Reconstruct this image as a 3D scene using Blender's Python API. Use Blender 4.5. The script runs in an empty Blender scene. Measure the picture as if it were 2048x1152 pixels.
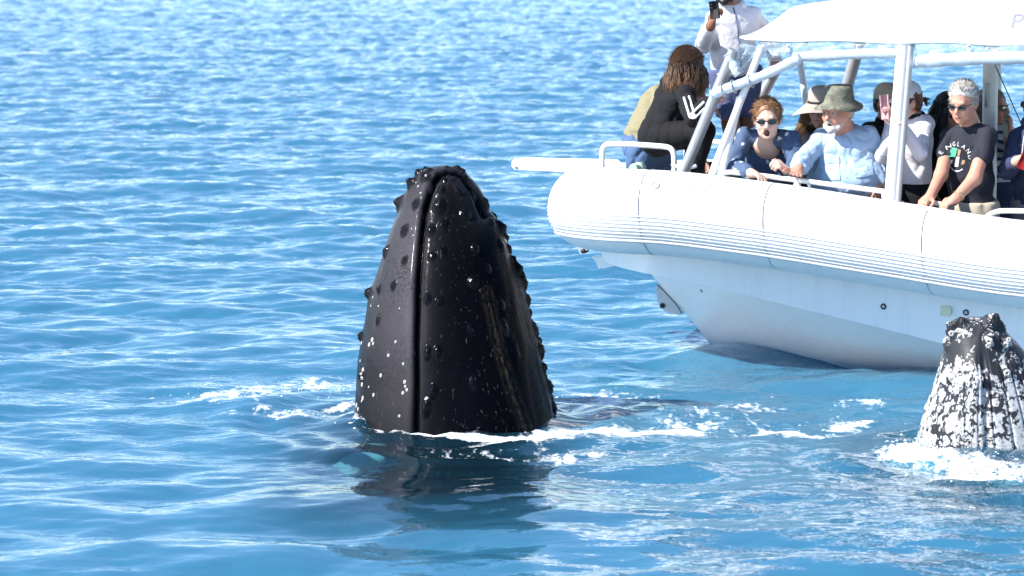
import bpy, bmesh, math, random
import numpy as np
from mathutils import Vector, Matrix
from mathutils.bvhtree import BVHTree

random.seed(7)
RNG = np.random.default_rng(7)
R = math.radians
scene = bpy.context.scene
COL = scene.collection

# ------------------------------------------------------------------ camera
FPX = 8400.0                      # focal length in pixels of a 2048 px wide picture
CAM_H = 3.3
PITCH = math.atan(876.0 / FPX)
cam_data = bpy.data.cameras.new('camera')
cam_data.sensor_width = 36.0
cam_data.lens = 36.0 * FPX / 2048.0
cam_data.clip_start = 0.5
cam_data.clip_end = 20000.0
cam_data.dof.use_dof = True
cam_data.dof.focus_distance = 25.2
cam_data.dof.aperture_fstop = 5.0
cam = bpy.data.objects.new('camera', cam_data)
cam.location = (0, 0, CAM_H)
cam.rotation_euler = (math.pi / 2 - PITCH, 0, 0)
COL.objects.link(cam)
scene.camera = cam

# ------------------------------------------------------------------ sky, sun, exposure
SUN_EL = R(41.5)
SUN_AZ = R(67)                    # from the camera's back (-Y) towards the left (-X)
sun_vec = Vector((-math.sin(SUN_AZ) * math.cos(SUN_EL), -math.cos(SUN_AZ) * math.cos(SUN_EL), math.sin(SUN_EL)))
world = bpy.data.worlds.new('World')
scene.world = world
world.use_nodes = True
wn = world.node_tree.nodes; wl = world.node_tree.links
sky = wn.new('ShaderNodeTexSky')
sky.sky_type = 'NISHITA'
sky.sun_disc = False
sky.sun_elevation = SUN_EL
sky.sun_rotation = math.atan2(sun_vec.x, sun_vec.y)
sky.air_density = 1.0
sky.dust_density = 0.0
sky.ozone_density = 5.0
sky.altitude = 600
wl.new(sky.outputs[0], wn['Background'].inputs[0])
wn['Background'].inputs[1].default_value = 0.118
sun_data = bpy.data.lights.new('sun', 'SUN')
sun_data.energy = 5.0
sun_data.angle = R(0.53)
sun_data.color = (1.0, 0.95, 0.88)
sun = bpy.data.objects.new('sun', sun_data)
sun.rotation_euler = sun_vec.to_track_quat('Z', 'Y').to_euler()
sun.location = sun_vec * 60
COL.objects.link(sun)
scene.view_settings.view_transform = 'Standard'
scene.view_settings.look = 'None'
scene.view_settings.exposure = 1.0
scene.view_settings.gamma = 1.0
scene.view_settings.use_curve_mapping = False
scene.cycles.max_bounces = 5
scene.cycles.diffuse_bounces = 2
scene.cycles.glossy_bounces = 3
scene.cycles.transmission_bounces = 2
scene.cycles.use_adaptive_sampling = True
scene.cycles.adaptive_threshold = 0.03
scene.cycles.transparent_max_bounces = 8
scene.cycles.caustics_reflective = True
scene.cycles.blur_glossy = 0.6

# ------------------------------------------------------------------ geometry of the view
CAMP = Vector((0, 0, CAM_H))
FWD = Vector((0, math.cos(PITCH), -math.sin(PITCH)))
UPV = Vector((0, math.sin(PITCH), math.cos(PITCH)))
def ray(px, py):
    return FWD + Vector((1, 0, 0)) * ((px - 1024) / FPX) + UPV * ((576 - py) / FPX)
def at_z(px, py, z=0.0):
    r = ray(px, py)
    return CAMP + r * ((z - CAM_H) / r.z)
def at_y(px, py, y):
    r = ray(px, py)
    return CAMP + r * (y / r.y)
# the boat stands on its own axes: s towards the bow, v towards the near side, z up
YAW = R(22)
BU = Vector((-math.cos(YAW), math.sin(YAW), 0))
BV = Vector((-math.sin(YAW), -math.cos(YAW), 0))
BO = at_z(1420, 685, 0.0)
def BL(px, py, v):                # boat coordinates of a point seen at a pixel, at a lateral offset v
    r = ray(px, py)
    t = (v - (CAMP - BO).dot(BV)) / r.dot(BV)
    p = CAMP + r * t - BO
    return Vector((p.dot(BU), v, p.z))
def BWORLD(q):
    return BO + BU * q[0] + BV * q[1] + Vector((0, 0, q[2]))
def BP(px, py, v):
    return BWORLD(BL(px, py, v))

# ------------------------------------------------------------------ object helpers
def tag(o, label=None, cat=None, group=None, kind=None):
    if label: o['label'] = label
    if cat: o['category'] = cat
    if group: o['group'] = group
    if kind: o['kind'] = kind
    return o
def empty(name, loc=(0, 0, 0), rz=0.0, parent=None):
    o = bpy.data.objects.new(name, None)
    o.empty_display_size = 0.1
    o.location = loc
    o.rotation_euler = (0, 0, rz)
    COL.objects.link(o)
    if parent: o.parent = parent
    return o
def link(name, me, mat=None, parent=None, smooth=True):
    o = bpy.data.objects.new(name, me)
    COL.objects.link(o)
    if mat is not None and len(me.materials) == 0:
        me.materials.append(mat)
    if smooth:
        me.polygons.foreach_set('use_smooth', np.ones(len(me.polygons), dtype=bool))
    if parent: o.parent = parent
    return o
def np_mesh(name, V, F):
    """V (n,3) array, F (m,3|4) int array."""
    V = np.asarray(V, dtype=np.float32); F = np.asarray(F, dtype=np.int32)
    me = bpy.data.meshes.new(name)
    m, k = F.shape
    me.vertices.add(len(V)); me.vertices.foreach_set('co', V.ravel())
    me.loops.add(m * k); me.loops.foreach_set('vertex_index', F.ravel())
    me.polygons.add(m)
    me.polygons.foreach_set('loop_start', np.arange(0, m * k, k, dtype=np.int32))
    me.update(calc_edges=True)
    return me
def bm_obj(name, bm, mat, parent=None, smooth=True, sharp=None):
    bmesh.ops.recalc_face_normals(bm, faces=bm.faces)
    me = bpy.data.meshes.new(name)
    bm.to_mesh(me); bm.free()
    o = link(name, me, mat, parent, smooth)
    if smooth and sharp:
        me.set_sharp_from_angle(angle=R(sharp))
    return o
def frame_from(d, up=Vector((0, 0, 1))):
    d = Vector(d).normalized()
    if abs(d.dot(up)) > 0.97: up = Vector((1, 0, 0))
    x = d.cross(up).normalized()
    return x, x.cross(d).normalized(), d
def sweep(bm, pts, rad, n=12, cap=True, closed=False, squash=1.0, up=Vector((0, 0, 1))):
    pts = [Vector(p) for p in pts]
    m = len(pts)
    if not hasattr(rad, '__len__'): rad = [rad] * m
    rings = []
    pu = None
    for i, p in enumerate(pts):
        a = pts[(i - 1) % m] if (closed or i > 0) else p
        b = pts[(i + 1) % m] if (closed or i < m - 1) else p
        d = (b - a).normalized()
        if pu is None:
            x, y, d = frame_from(d, up)
        else:
            x = (pu - d * pu.dot(d)).normalized(); y = d.cross(x) * -1
            y = x.cross(d).normalized()
        pu = x
        rings.append([bm.verts.new(p + (x * math.cos(2 * math.pi * k / n) + y * math.sin(2 * math.pi * k / n) * squash) * rad[i]) for k in range(n)])
    for i in range(m - 1 if not closed else m):
        A = rings[i]; B = rings[(i + 1) % m]
        for k in range(n):
            bm.faces.new((A[k], A[(k + 1) % n], B[(k + 1) % n], B[k]))
    if cap and not closed:
        bm.faces.new(rings[0]); bm.faces.new(rings[-1])
    return rings
def smooth_path(pts, step=0.03, it=3):
    """Chaikin corner cutting keeps the ends."""
    P = [Vector(p) for p in pts]
    for _ in range(it):
        Q = [P[0]]
        for a, b in zip(P[:-1], P[1:]):
            Q.append(a.lerp(b, 0.25)); Q.append(a.lerp(b, 0.75))
        Q.append(P[-1]); P = Q
    return P
def spline(xs, ys, x):
    """smooth monotone interpolation through sorted knots"""
    xs = np.asarray(xs, float); ys = np.asarray(ys, float)
    h = np.diff(xs); d = np.diff(ys) / h
    m = np.zeros_like(ys)
    m[0] = d[0]; m[-1] = d[-1]
    for i in range(1, len(xs) - 1):
        if d[i - 1] * d[i] > 0:
            m[i] = 2 * d[i - 1] * d[i] / (d[i - 1] + d[i])
    x = np.clip(np.asarray(x, float), xs[0], xs[-1])
    i = np.clip(np.searchsorted(xs, x) - 1, 0, len(xs) - 2)
    t = (x - xs[i]) / h[i]
    return ((2 * t**3 - 3 * t**2 + 1) * ys[i] + (t**3 - 2 * t**2 + t) * h[i] * m[i]
            + (-2 * t**3 + 3 * t**2) * ys[i + 1] + (t**3 - t**2) * h[i] * m[i + 1])
def box(bm, c, s, M=None, bev=0.0):
    r = bmesh.ops.create_cube(bm, size=1.0)
    vs = r['verts']
    for v in vs:
        p = Vector((v.co.x * s[0], v.co.y * s[1], v.co.z * s[2]))
        v.co = (M @ p if M else p) + Vector(c)
    if bev > 0:
        es = list({e for v in vs for e in v.link_edges})
        bmesh.ops.bevel(bm, geom=es, offset=bev, segments=2, affect='EDGES', profile=0.6)
def prism(bm, outline, axis_vec):
    """outline: list of Vectors; extruded by axis_vec."""
    a = [bm.verts.new(p) for p in outline]
    b = [bm.verts.new(Vector(p) + axis_vec) for p in outline]
    n = len(a)
    bm.faces.new(a); bm.faces.new(b[::-1])
    for i in range(n):
        bm.faces.new((a[i], b[i], b[(i + 1) % n], a[(i + 1) % n]))

# ------------------------------------------------------------------ materials
class NT:
    def __init__(s, name):
        s.m = bpy.data.materials.new(name); s.m.use_nodes = True
        s.t = s.m.node_tree; s.n = s.t.nodes
        s.p = s.n['Principled BSDF']; s.out = s.n['Material Output']
    def node(s, kind, **kw):
        nd = s.n.new(kind)
        for k, v in kw.items(): setattr(nd, k, v)
        return nd
    def link(s, a, b): s.t.links.new(a, b)
    def coord(s, kind='Object', scale=(1, 1, 1), rot=(0, 0, 0)):
        tc = s.node('ShaderNodeTexCoord'); mp = s.node('ShaderNodeMapping')
        mp.inputs['Scale'].default_value = scale; mp.inputs['Rotation'].default_value = rot
        s.link(tc.outputs[kind], mp.inputs[0]); return mp.outputs[0]
    def noise(s, vec, scale, detail=4, rough=0.55, dist=0.0):
        t = s.node('ShaderNodeTexNoise')
        t.inputs['Scale'].default_value = scale; t.inputs['Detail'].default_value = detail
        t.inputs['Roughness'].default_value = rough; t.inputs['Distortion'].default_value = dist
        s.link(vec, t.inputs['Vector']); return t.outputs[0]
    def voro(s, vec, scale, feature='F1', rnd=1.0):
        t = s.node('ShaderNodeTexVoronoi', feature=feature)
        t.inputs['Scale'].default_value = scale; t.inputs['Randomness'].default_value = rnd
        s.link(vec, t.inputs['Vector']); return t
    def ramp(s, fac, stops):
        r = s.node('ShaderNodeValToRGB')
        el = r.color_ramp.elements
        while len(el) > 1: el.remove(el[-1])
        for i, (pos, c) in enumerate(stops):
            e = el[0] if i == 0 else el.new(pos)
            e.position = pos
            e.color = (c, c, c, 1) if not hasattr(c, '__len__') else (*c, 1)
        s.link(fac, r.inputs[0]); return r.outputs[0]
    def math(s, op, a, b=None, clamp=False):
        m = s.node('ShaderNodeMath', operation=op); m.use_clamp = clamp
        for i, x in enumerate((a, b)):
            if x is None: continue
            if isinstance(x, (int, float)): m.inputs[i].default_value = x
            else: s.link(x, m.inputs[i])
        return m.outputs[0]
    def mix(s, fac, a, b, blend='MIX'):
        m = s.node('ShaderNodeMix', data_type='RGBA', blend_type=blend)
        for i, x in ((0, fac), (6, a), (7, b)):
            if isinstance(x, (int, float)): m.inputs[i].default_value = x
            elif isinstance(x, tuple): m.inputs[i].default_value = (*x, 1)
            else: s.link(x, m.inputs[i])
        return m.outputs[2]
    def bump(s, h, strength=0.3, dist=0.01, prev=None):
        b = s.node('ShaderNodeBump')
        b.inputs['Strength'].default_value = strength; b.inputs['Distance'].default_value = dist
        s.link(h, b.inputs['Height'])
        if prev is not None: s.link(prev, b.inputs['Normal'])
        return b.outputs[0]
    def attr(s, name):
        a = s.node('ShaderNodeAttribute'); a.attribute_name = name
        return a
    def set(s, **kw):
        for k, v in kw.items():
            k = k.replace('_', ' ')
            i = s.p.inputs[k]
            if hasattr(v, 'is_linked') or hasattr(v, 'links'): s.link(v, i)
            elif isinstance(v, tuple) and len(v) == 3: i.default_value = (*v, 1)
            else: i.default_value = v
        return s
def plain(name, color, rough=0.5, metal=0.0, vary=0.12, scale=8.0, bump=0.0, bscale=60.0, coat=0.0, sub=0.0, spec=0.5):
    t = NT(name)
    v = t.coord('Object')
    n = t.noise(v, scale, 5)
    c = t.mix(t.math('MULTIPLY', t.math('SUBTRACT', n, 0.5), 2 * vary), color, tuple(min(1, x * 1.6 + 0.02) for x in color))
    dk = tuple(x * (1 - vary) for x in color)
    c = t.mix(n, dk, tuple(min(1.0, x * (1 + vary)) for x in color))
    t.set(Base_Color=c, Roughness=rough, Metallic=metal, Coat_Weight=coat, Specular_IOR_Level=spec)
    if sub > 0:
        t.set(Subsurface_Weight=sub, Subsurface_Scale=0.01)
    if bump > 0:
        t.set(Normal=t.bump(t.noise(v, bscale, 4), bump, 0.004))
    return t.m
def cloth(name, color, wr=0.35, fold=9.0, weave=True, vary=0.10):
    t = NT(name)
    v = t.coord('Object')
    f = t.noise(v, fold, 3, 0.5, 1.2)
    g = t.noise(v, 320, 2)
    n = t.noise(v, 22, 4)
    c = t.mix(n, tuple(x * (1 - vary) for x in color), tuple(min(1, x * (1 + vary)) for x in color))
    b = t.bump(f, wr, 0.03)
    if weave: b = t.bump(g, 0.15, 0.002, b)
    t.set(Base_Color=c, Roughness=0.85, Normal=b, Specular_IOR_Level=0.25)
    return t.m
# ------------------------------------------------------------------ the sea
def ocean_tile(L, N, lam_lo, lam_hi, lam_peak, rms, spread, wind, seed, power=4.0):
    rng = np.random.default_rng(seed)
    k1 = 2 * np.pi * np.fft.fftfreq(N, L / N)
    kx, ky = np.meshgrid(k1, k1, indexing='ij')
    k = np.hypot(kx, ky); k[0, 0] = 1e-6
    kp = 2 * np.pi / lam_peak
    S = k ** -power * np.exp(-(kp / k) ** 2)
    S *= (k > 2 * np.pi / lam_hi) & (k < 2 * np.pi / lam_lo)
    c = (kx * math.cos(wind) + ky * math.sin(wind)) / k
    S *= (1 - spread) * c ** 2 + spread
    S[0, 0] = 0
    A = np.sqrt(S) * (rng.normal(size=(N, N)) + 1j * rng.normal(size=(N, N)))
    h = np.fft.ifft2(A).real
    sc = rms / h.std()
    dx = np.fft.ifft2(-1j * kx / k * A).real * sc
    dy = np.fft.ifft2(-1j * ky / k * A).real * sc
    return (h * sc, dx, dy, L, N)
def tile_sample(T, i, x, y):
    a = T[i]; L, N = T[3], T[4]
    u = (x / L * N) % N; v = (y / L * N) % N
    i0 = np.floor(u).astype(int); j0 = np.floor(v).astype(int)
    fu = u - i0; fv = v - j0
    i0 %= N; j0 %= N
    i1 = (i0 + 1) % N; j1 = (j0 + 1) % N
    return (a[i0, j0] * (1 - fu) * (1 - fv) + a[i1, j0] * fu * (1 - fv) + a[i0, j1] * (1 - fu) * fv + a[i1, j1] * fu * fv)
TILE_A = ocean_tile(43.0, 1024, 0.6, 8.0, 1.9, 0.0165, 0.16, R(97), 11, 3.9)
TILE_B = ocean_tile(9.7, 512, 0.10, 0.85, 0.50, 0.0054, 0.32, R(84), 23, 3.7)
WH1 = at_z(906, 848)              # where the big whale breaks the surface
WH2 = at_z(1990, 905)
def calm(x, y):
    """the slick upwelling round the whales lies smoother than the open sea"""
    d1 = np.hypot((x - WH1.x) / 3.2, (y - WH1.y + 2.0) / 4.5)
    return 0.62 + 0.38 * np.clip(d1 - 0.45, 0, 1.3) / 1.3
def water_disp(x, y):
    c = calm(x, y)
    far = np.clip((y - 30) / 45, 0, 1)
    gA = 1.12 - 0.42 * far; gB = c * (1.0 + 1.9 * far)
    x2 = x * 0.94 + y * 0.34; y2 = -x * 0.34 + y * 0.94
    h = tile_sample(TILE_A, 0, x, y) * gA + tile_sample(TILE_B, 0, x2, y2) * gB
    dx = tile_sample(TILE_A, 1, x, y) * gA + tile_sample(TILE_B, 1, x2, y2) * gB
    dy = tile_sample(TILE_A, 2, x, y) * gA + tile_sample(TILE_B, 2, x2, y2) * gB
    r1 = np.hypot(x - WH1.x, (y - WH1.y - 0.1) * 0.85)
    h = h + 0.010 * np.cos((r1 - 0.6) * 2 * np.pi / 0.34) * np.exp(-((r1 - 0.9) / 0.8) ** 2)
    r2 = np.hypot(x - WH2.x, y - WH2.y)
    h = h + 0.012 * np.cos((r2 - 0.5) * 2 * np.pi / 0.42) * np.exp(-((r2 - 0.8) / 0.8) ** 2)
    # water heaped and washing against the big whale's skin
    ex, ey = (x - WH1.x) / 0.575, (y - WH1.y - 0.36) / 0.82
    re = np.hypot(ex, ey); an = np.arctan2(ey, ex)
    h = h + 0.020 * np.exp(-((re - 1.02) / 0.10) ** 2) * (0.6 + 0.5 * np.sin(an * 9 + 1) + 0.4 * np.sin(an * 23))
    fade = np.clip((900 - y) / 500, 0, 1)
    return h * fade, dx * 0.9 * fade, dy * 0.9 * fade
def water_z(x, y):
    return float(water_disp(np.array([x]), np.array([y]))[0][0])
def axis_from(segs):
    out = [segs[0][0]]
    for a, b, s0, s1 in segs:
        p = a
        while p < b - 1e-6:
            t = (p - a) / (b - a)
            p = min(b, p + s0 + (s1 - s0) * t)
            out.append(p)
    return np.array(out)
xa = axis_from([(0, 4.6, 0.047, 0.050), (4.6, 16, 0.055, 0.18), (16, 80, 0.3, 6), (80, 6000, 10, 800)])
gx = np.concatenate([-xa[:0:-1], xa])
gy = axis_from([(4, 15, 0.5, 0.06), (15, 33, 0.045, 0.049), (33, 115, 0.055, 0.36), (115, 500, 0.6, 12), (500, 15000, 30, 2500)])
GX, GY = np.meshgrid(gx, gy, indexing='ij')
H, DX, DY = water_disp(GX.ravel(), GY.ravel())
V = np.stack([GX.ravel() + DX, GY.ravel() + DY, H], 1)
nx, ny = len(gx), len(gy)
idx = np.arange(nx * ny).reshape(nx, ny)
F = np.stack([idx[:-1, :-1].ravel(), idx[1:, :-1].ravel(), idx[1:, 1:].ravel(), idx[:-1, 1:].ravel()], 1)
sea_me = np_mesh('sea', V, F)

# foam cover, from places where the animals have churned the surface
def foam_blob(px, py, rpx, rpy, amp):
    c = at_z(px, py); ex = at_z(px + rpx, py).x - c.x; ey = abs(at_z(px, py - rpy).y - c.y)
    return amp * np.exp(-((GX - c.x) / ex) ** 2 - ((GY - c.y) / ey) ** 2)
foam = np.zeros_like(GX)
for b in [(470, 795, 170, 30, .60), (640, 765, 90, 22, .68), (560, 830, 130, 14, .60), (690, 778, 60, 20, .5),
          (1120, 872, 90, 16, .95), (1260, 868, 150, 13, .9), (1400, 845, 180, 40, .54), (1560, 868, 110, 16, .72), (1680, 850, 90, 24, .62),
          (1200, 800, 130, 26, .64), (1330, 805, 120, 22, .56), (1480, 812, 150, 18, .54), (1720, 810, 80, 26, .55), (1830, 915, 90, 22, .8), (1960, 935, 130, 24, .9),
          (1120, 905, 120, 20, .6), (960, 905, 160, 14, .5), (300, 600, 60, 10, .30), (820, 862, 60, 10, .7)]:
    foam = np.maximum(foam, foam_blob(*b))
def foam_line(pts, half, amp):
    Q = [at_z(x, y) for x, y in pts]
    best = np.full(GX.shape, 1e9)
    for a, b in zip(Q[:-1], Q[1:]):
        dx, dy = b.x - a.x, b.y - a.y
        t_ = np.clip(((GX - a.x) * dx + (GY - a.y) * dy) / (dx * dx + dy * dy), 0, 1)
        best = np.minimum(best, np.hypot(GX - a.x - t_ * dx, (GY - a.y - t_ * dy) * 0.6))
    return amp * np.exp(-(best / half) ** 2)
for args in [([(832, 868), (880, 873), (940, 878), (1000, 882), (1060, 880), (1120, 874), (1200, 868)], 0.06, 1.0), ([(1060, 884), (1150, 872), (1260, 870), (1390, 866)], 0.09, .95),
             ([(720, 846), (760, 850), (815, 858)], 0.05, .8), ([(560, 828), (640, 822), (705, 808)], 0.07, .7), ([(480, 780), (600, 762), (710, 760)], 0.07, .62),
             ([(1530, 858), (1590, 866), (1640, 878)], 0.10, .8), ([(1690, 852), (1740, 842)], 0.08, .75)]:
    foam = np.maximum(foam, foam_line(*args))
RE = np.hypot((GX - WH1.x) / 0.575, (GY - WH1.y - 0.36) / 0.82)
foam = np.maximum(foam, 0.58 * np.exp(-((RE - 1.04) / 0.07) ** 2))
fa = sea_me.attributes.new('foam', 'FLOAT', 'POINT')
fa.data.foreach_set('value', foam.ravel().astype(np.float32))

clear = np.maximum(np.exp(-((GX - WH1.x + 0.12) / 0.85) ** 4 - ((GY - WH1.y + 1.45) / 2.3) ** 4), np.exp(-((GX - WH2.x) / 0.9) ** 4 - ((GY - WH2.y + 0.5) / 1.5) ** 4) * 0.6)
clear[clear < 0.02] = 0
ca = sea_me.attributes.new('clear', 'FLOAT', 'POINT')
ca.data.foreach_set('value', clear.ravel().astype(np.float32))

t = NT('sea_water')
pos = t.node('ShaderNodeNewGeometry').outputs['Position']
mp = t.node('ShaderNodeMapping'); mp.inputs['Scale'].default_value = (1.0, 1.25, 1.0); t.link(pos, mp.inputs[0])
pv = mp.outputs[0]
n1 = t.noise(pv, 6.0, 3, 0.5, 0.0)
n2 = t.noise(pv, 21.0, 1, 0.5, 0.0)
gust = t.ramp(t.noise(pv, 0.22, 1), [(0.35, 0.45), (0.65, 1.0)])
slick = t.math('SUBTRACT', 1.0, t.math('MULTIPLY', t.attr('clear').outputs['Fac'], 0.45))
gust = t.math('MULTIPLY', gust, slick)
bn = t.bump(t.math('MULTIPLY', n1, gust), 0.9, 0.013)
bn = t.bump(t.math('MULTIPLY', n2, gust), 0.5, 0.0035, bn)
fres = t.node('ShaderNodeFresnel'); fres.inputs['IOR'].default_value = 1.34; t.link(bn, fres.inputs['Normal'])
dif = t.node('ShaderNodeBsdfDiffuse'); dif.inputs['Color'].default_value = (0.030, 0.142, 0.236, 1)
trn = t.node('ShaderNodeBsdfTransparent'); trn.inputs['Color'].default_value = (0.45, 0.80, 0.88, 1)
body = t.node('ShaderNodeMixShader'); t.link(t.math('MULTIPLY', t.attr('clear').outputs['Fac'], 0.90), body.inputs[0])
t.link(dif.outputs[0], body.inputs[1]); t.link(trn.outputs[0], body.inputs[2])
glo = t.node('ShaderNodeBsdfGlossy'); glo.inputs['Roughness'].default_value = 0.022
glo.inputs['Color'].default_value = (1, 1, 1, 1); t.link(bn, glo.inputs['Normal'])
surf = t.node('ShaderNodeMixShader')
t.link(fres.outputs[0], surf.inputs[0]); t.link(body.outputs[0], surf.inputs[1]); t.link(glo.outputs[0], surf.inputs[2])
# foam
fm = t.node('ShaderNodeMapping'); fm.inputs['Scale'].default_value = (1.0, 0.42, 1.0); t.link(pos, fm.inputs[0])
fn = t.noise(fm.outputs[0], 7.5, 6, 0.70, 0.6)
fn2 = t.noise(fm.outputs[0], 26.0, 3, 0.6, 0.0)
fa_ = t.attr('foam').outputs['Fac']
fsum = t.math('ADD', t.math('MULTIPLY', fa_, 0.40), t.math('ADD', t.math('MULTIPLY', fn, 0.72), t.math('MULTIPLY', fn2, 0.28)))
fmask = t.math('MULTIPLY', t.math('SUBTRACT', fsum, 0.695), 8.0, clamp=True)
fmask = t.math('MULTIPLY', fmask, t.math('GREATER_THAN', fa_, 0.05))
fd = t.node('ShaderNodeBsdfDiffuse'); fd.inputs['Color'].default_value = (0.80, 0.84, 0.87, 1)
fin = t.node('ShaderNodeMixShader')
t.link(fmask, fin.inputs[0]); t.link(surf.outputs[0], fin.inputs[1]); t.link(fd.outputs[0], fin.inputs[2])
t.link(fin.outputs[0], t.out.inputs['Surface'])
sea = link('sea', sea_me, t.m)
tag(sea, 'blue rippled sea with foam round the whales', 'sea', kind='structure')
# the dark depth the water is seen against
bm = bmesh.new()
for a, b in ((-1, -1), (1, -1), (1, 1), (-1, 1)):
    bm.verts.new((a * 6000, 5000 + b * 5000, -7.0))
bm.faces.new(bm.verts)
deep = bm_obj('deep_water', bm, plain('deep_water', (0.006, 0.125, 0.215), 0.9, vary=0.05, scale=0.2), smooth=False)
tag(deep, 'deep dark blue water under the surface', 'sea', kind='structure')
# ------------------------------------------------------------------ the whale-watching boat
def boat_mat(name, base, rough, stain=0.06, coat=0.0):
    t = NT(name)
    v = t.coord('Object')
    n = t.noise(v, 1.7, 6, 0.6); n2 = t.noise(t.coord('Object', (6, 6, 0.7)), 3.0, 5, 0.6)
    grime = t.math('MULTIPLY', t.ramp(n2, [(0.48, 0.0), (0.75, 1.0)]), 0.35)
    c = t.mix(n, tuple(x * (1 - stain) for x in base), base)
    c = t.mix(grime, c, tuple(x * y for x, y in zip(base, (0.80, 0.80, 0.74))))
    t.set(Base_Color=c, Roughness=t.ramp(n, [(0.3, rough * 0.8), (0.7, rough * 1.25)]), Coat_Weight=coat)
    t.set(Normal=t.bump(t.noise(v, 3.0, 3), 0.12, 0.02))
    return t.m
M_TUBE = boat_mat('tube_fabric', (0.80, 0.81, 0.82), 0.48)
M_HULL = boat_mat('white_gelcoat', (0.79, 0.83, 0.86), 0.30, 0.05, 0.15)
M_RIB = plain('grey_rub_rubber', (0.50, 0.52, 0.56), 0.6, vary=0.15)
M_RIBW = plain('white_rub_rubber', (0.72, 0.73, 0.75), 0.55, vary=0.08)
M_SEAM = plain('seam_tape', (0.78, 0.79, 0.80), 0.6, vary=0.1)
M_WHITE = plain('white_paint', (0.80, 0.80, 0.79), 0.35, vary=0.05, bump=0.05)
M_CANVAS = boat_mat('white_canvas', (0.82, 0.82, 0.81), 0.75, 0.04)
M_ALU = plain('brushed_aluminium', (0.42, 0.42, 0.42), 0.42, 0.6, vary=0.12, scale=25)
M_STEEL = plain('dull_grey_metal', (0.42, 0.44, 0.47), 0.45, 0.6, vary=0.18, scale=30)
M_BLACK = plain('black_rubber', (0.015, 0.015, 0.017), 0.5, vary=0.2)
M_DECK = plain('deck_grey', (0.30, 0.31, 0.33), 0.8, vary=0.1, bump=0.2, bscale=200)
M_ORANGE = plain('orange_vinyl', (0.62, 0.09, 0.03), 0.45, vary=0.12, bump=0.1)
M_NAVYB = plain('blue_seat_base', (0.010, 0.045, 0.10), 0.5, vary=0.15)
M_GREEN = plain('green_rope', (0.07, 0.22, 0.12), 0.8, vary=0.3, scale=60, bump=0.5, bscale=300)
M_PALEG = plain('pale_green_plastic', (0.42, 0.55, 0.50), 0.4, vary=0.1)
M_PALEY = plain('faded_yellow_plate', (0.62, 0.64, 0.46), 0.6, vary=0.1)
M_RED = plain('red_plastic', (0.45, 0.02, 0.02), 0.4)
M_INK = plain('slate_blue_lettering', (0.13, 0.14, 0.22), 0.5)
t = NT('clear_vinyl')
v = t.coord('Object')
b = t.bump(t.noise(v, 14.0, 3, 0.5, 1.5), 0.55, 0.03)
tr = t.node('ShaderNodeBsdfTransparent'); tr.inputs[0].default_value = (0.90, 0.95, 0.98, 1)
mx = t.node('ShaderNodeMixShader')
fac = t.ramp(t.noise(v, 9.0, 3), [(0.35, 0.22), (0.7, 0.52)])
t.set(Base_Color=(0.62, 0.74, 0.82), Roughness=0.22, Normal=b, Specular_IOR_Level=0.7)
t.link(fac, mx.inputs[0]); t.link(tr.outputs[0], mx.inputs[1]); t.link(t.p.outputs[0], mx.inputs[2])
t.link(mx.outputs[0], t.out.inputs['Surface'])
M_VINYL = t.m
M_VROLL = plain('rolled_vinyl', (0.47, 0.56, 0.63), 0.2, vary=0.28, scale=14, bump=0.5, bscale=18, coat=0.3)

boat = empty('inflatable_boat', BO, math.atan2(BU.y, BU.x))
tag(boat, 'white rigid inflatable whale watching boat with canopy and passengers aboard', 'boat')

TV, TS0, TL, TR = 1.45, -0.10, 0.80, 0.272
def tube_z(s):
    return spline([-9, -4.5, -2.56, -1.66, -0.77, -0.1, 0.4, 0.8], [0.62, 0.66, 0.755, 0.855, 0.955, 1.0, 1.0, 0.985], s)
HEEL = 0.048                       # the boat leans a little away from the camera
def tube_zv(s, v): return float(tube_z(s)) + HEEL * (v - TV)
def tube_path(off=0.0, n_bow=40):
    """near stern -> bow -> far stern"""
    near = [(s, TV - off) for s in np.linspace(-7.2, TS0, 46)]
    bow = [(TS0 + (TL - off) * math.sin(p), (TV - off) * math.cos(p)) for p in np.linspace(0, math.pi, n_bow + 2)[1:-1]]
    far = [(s, -TV + off) for s in np.linspace(TS0, -7.2, 46)]
    P = near + bow + far
    return [Vector((s, v, tube_zv(s, v))) for s, v in P]
def path_frames(P):
    out = []
    for i, p in enumerate(P):
        d = (P[min(i + 1, len(P) - 1)] - P[max(i - 1, 0)])
        d.z = 0; d.normalize()
        out.append((p, Vector((-d.y, d.x, 0)), d))     # outward normal
    return out
TP = tube_path()
TF = path_frames(TP)
bm = bmesh.new()
rings = []
n = 40
for (p, o, d) in TF:
    rings.append([bm.verts.new(p + (o * math.cos(a) + Vector((0, 0, 1)) * math.sin(a)) * TR) for a in [2 * math.pi * k / n for k in range(n)]])
for A, B in zip(rings[:-1], rings[1:]):
    for k in range(n):
        bm.faces.new((A[k], A[(k + 1) % n], B[(k + 1) % n], B[k]))
bm.faces.new(rings[0]); bm.faces.new(rings[-1])
tube = bm_obj('buoyancy_tube', bm, M_TUBE, boat)
tube['label'] = 'fat white inflated tube round the hull'
# ribbed rubbing band along the outside of the tube
for j, deg in enumerate([-1, -6, -11, -16, -21, -26, -31.5, -37.0]):
    bm = bmesh.new()
    a = R(deg)
    big = j == 7
    sweep(bm, [p + (o * math.cos(a) + Vector((0, 0, 1)) * math.sin(a)) * (TR + (0.002 if not big else 0.004)) for p, o, d in TF], 0.0052 if not big else 0.0115, 8)
    bm_obj('rubbing_rib', bm, M_RIBW if j < 5 else M_RIB, boat)
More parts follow.
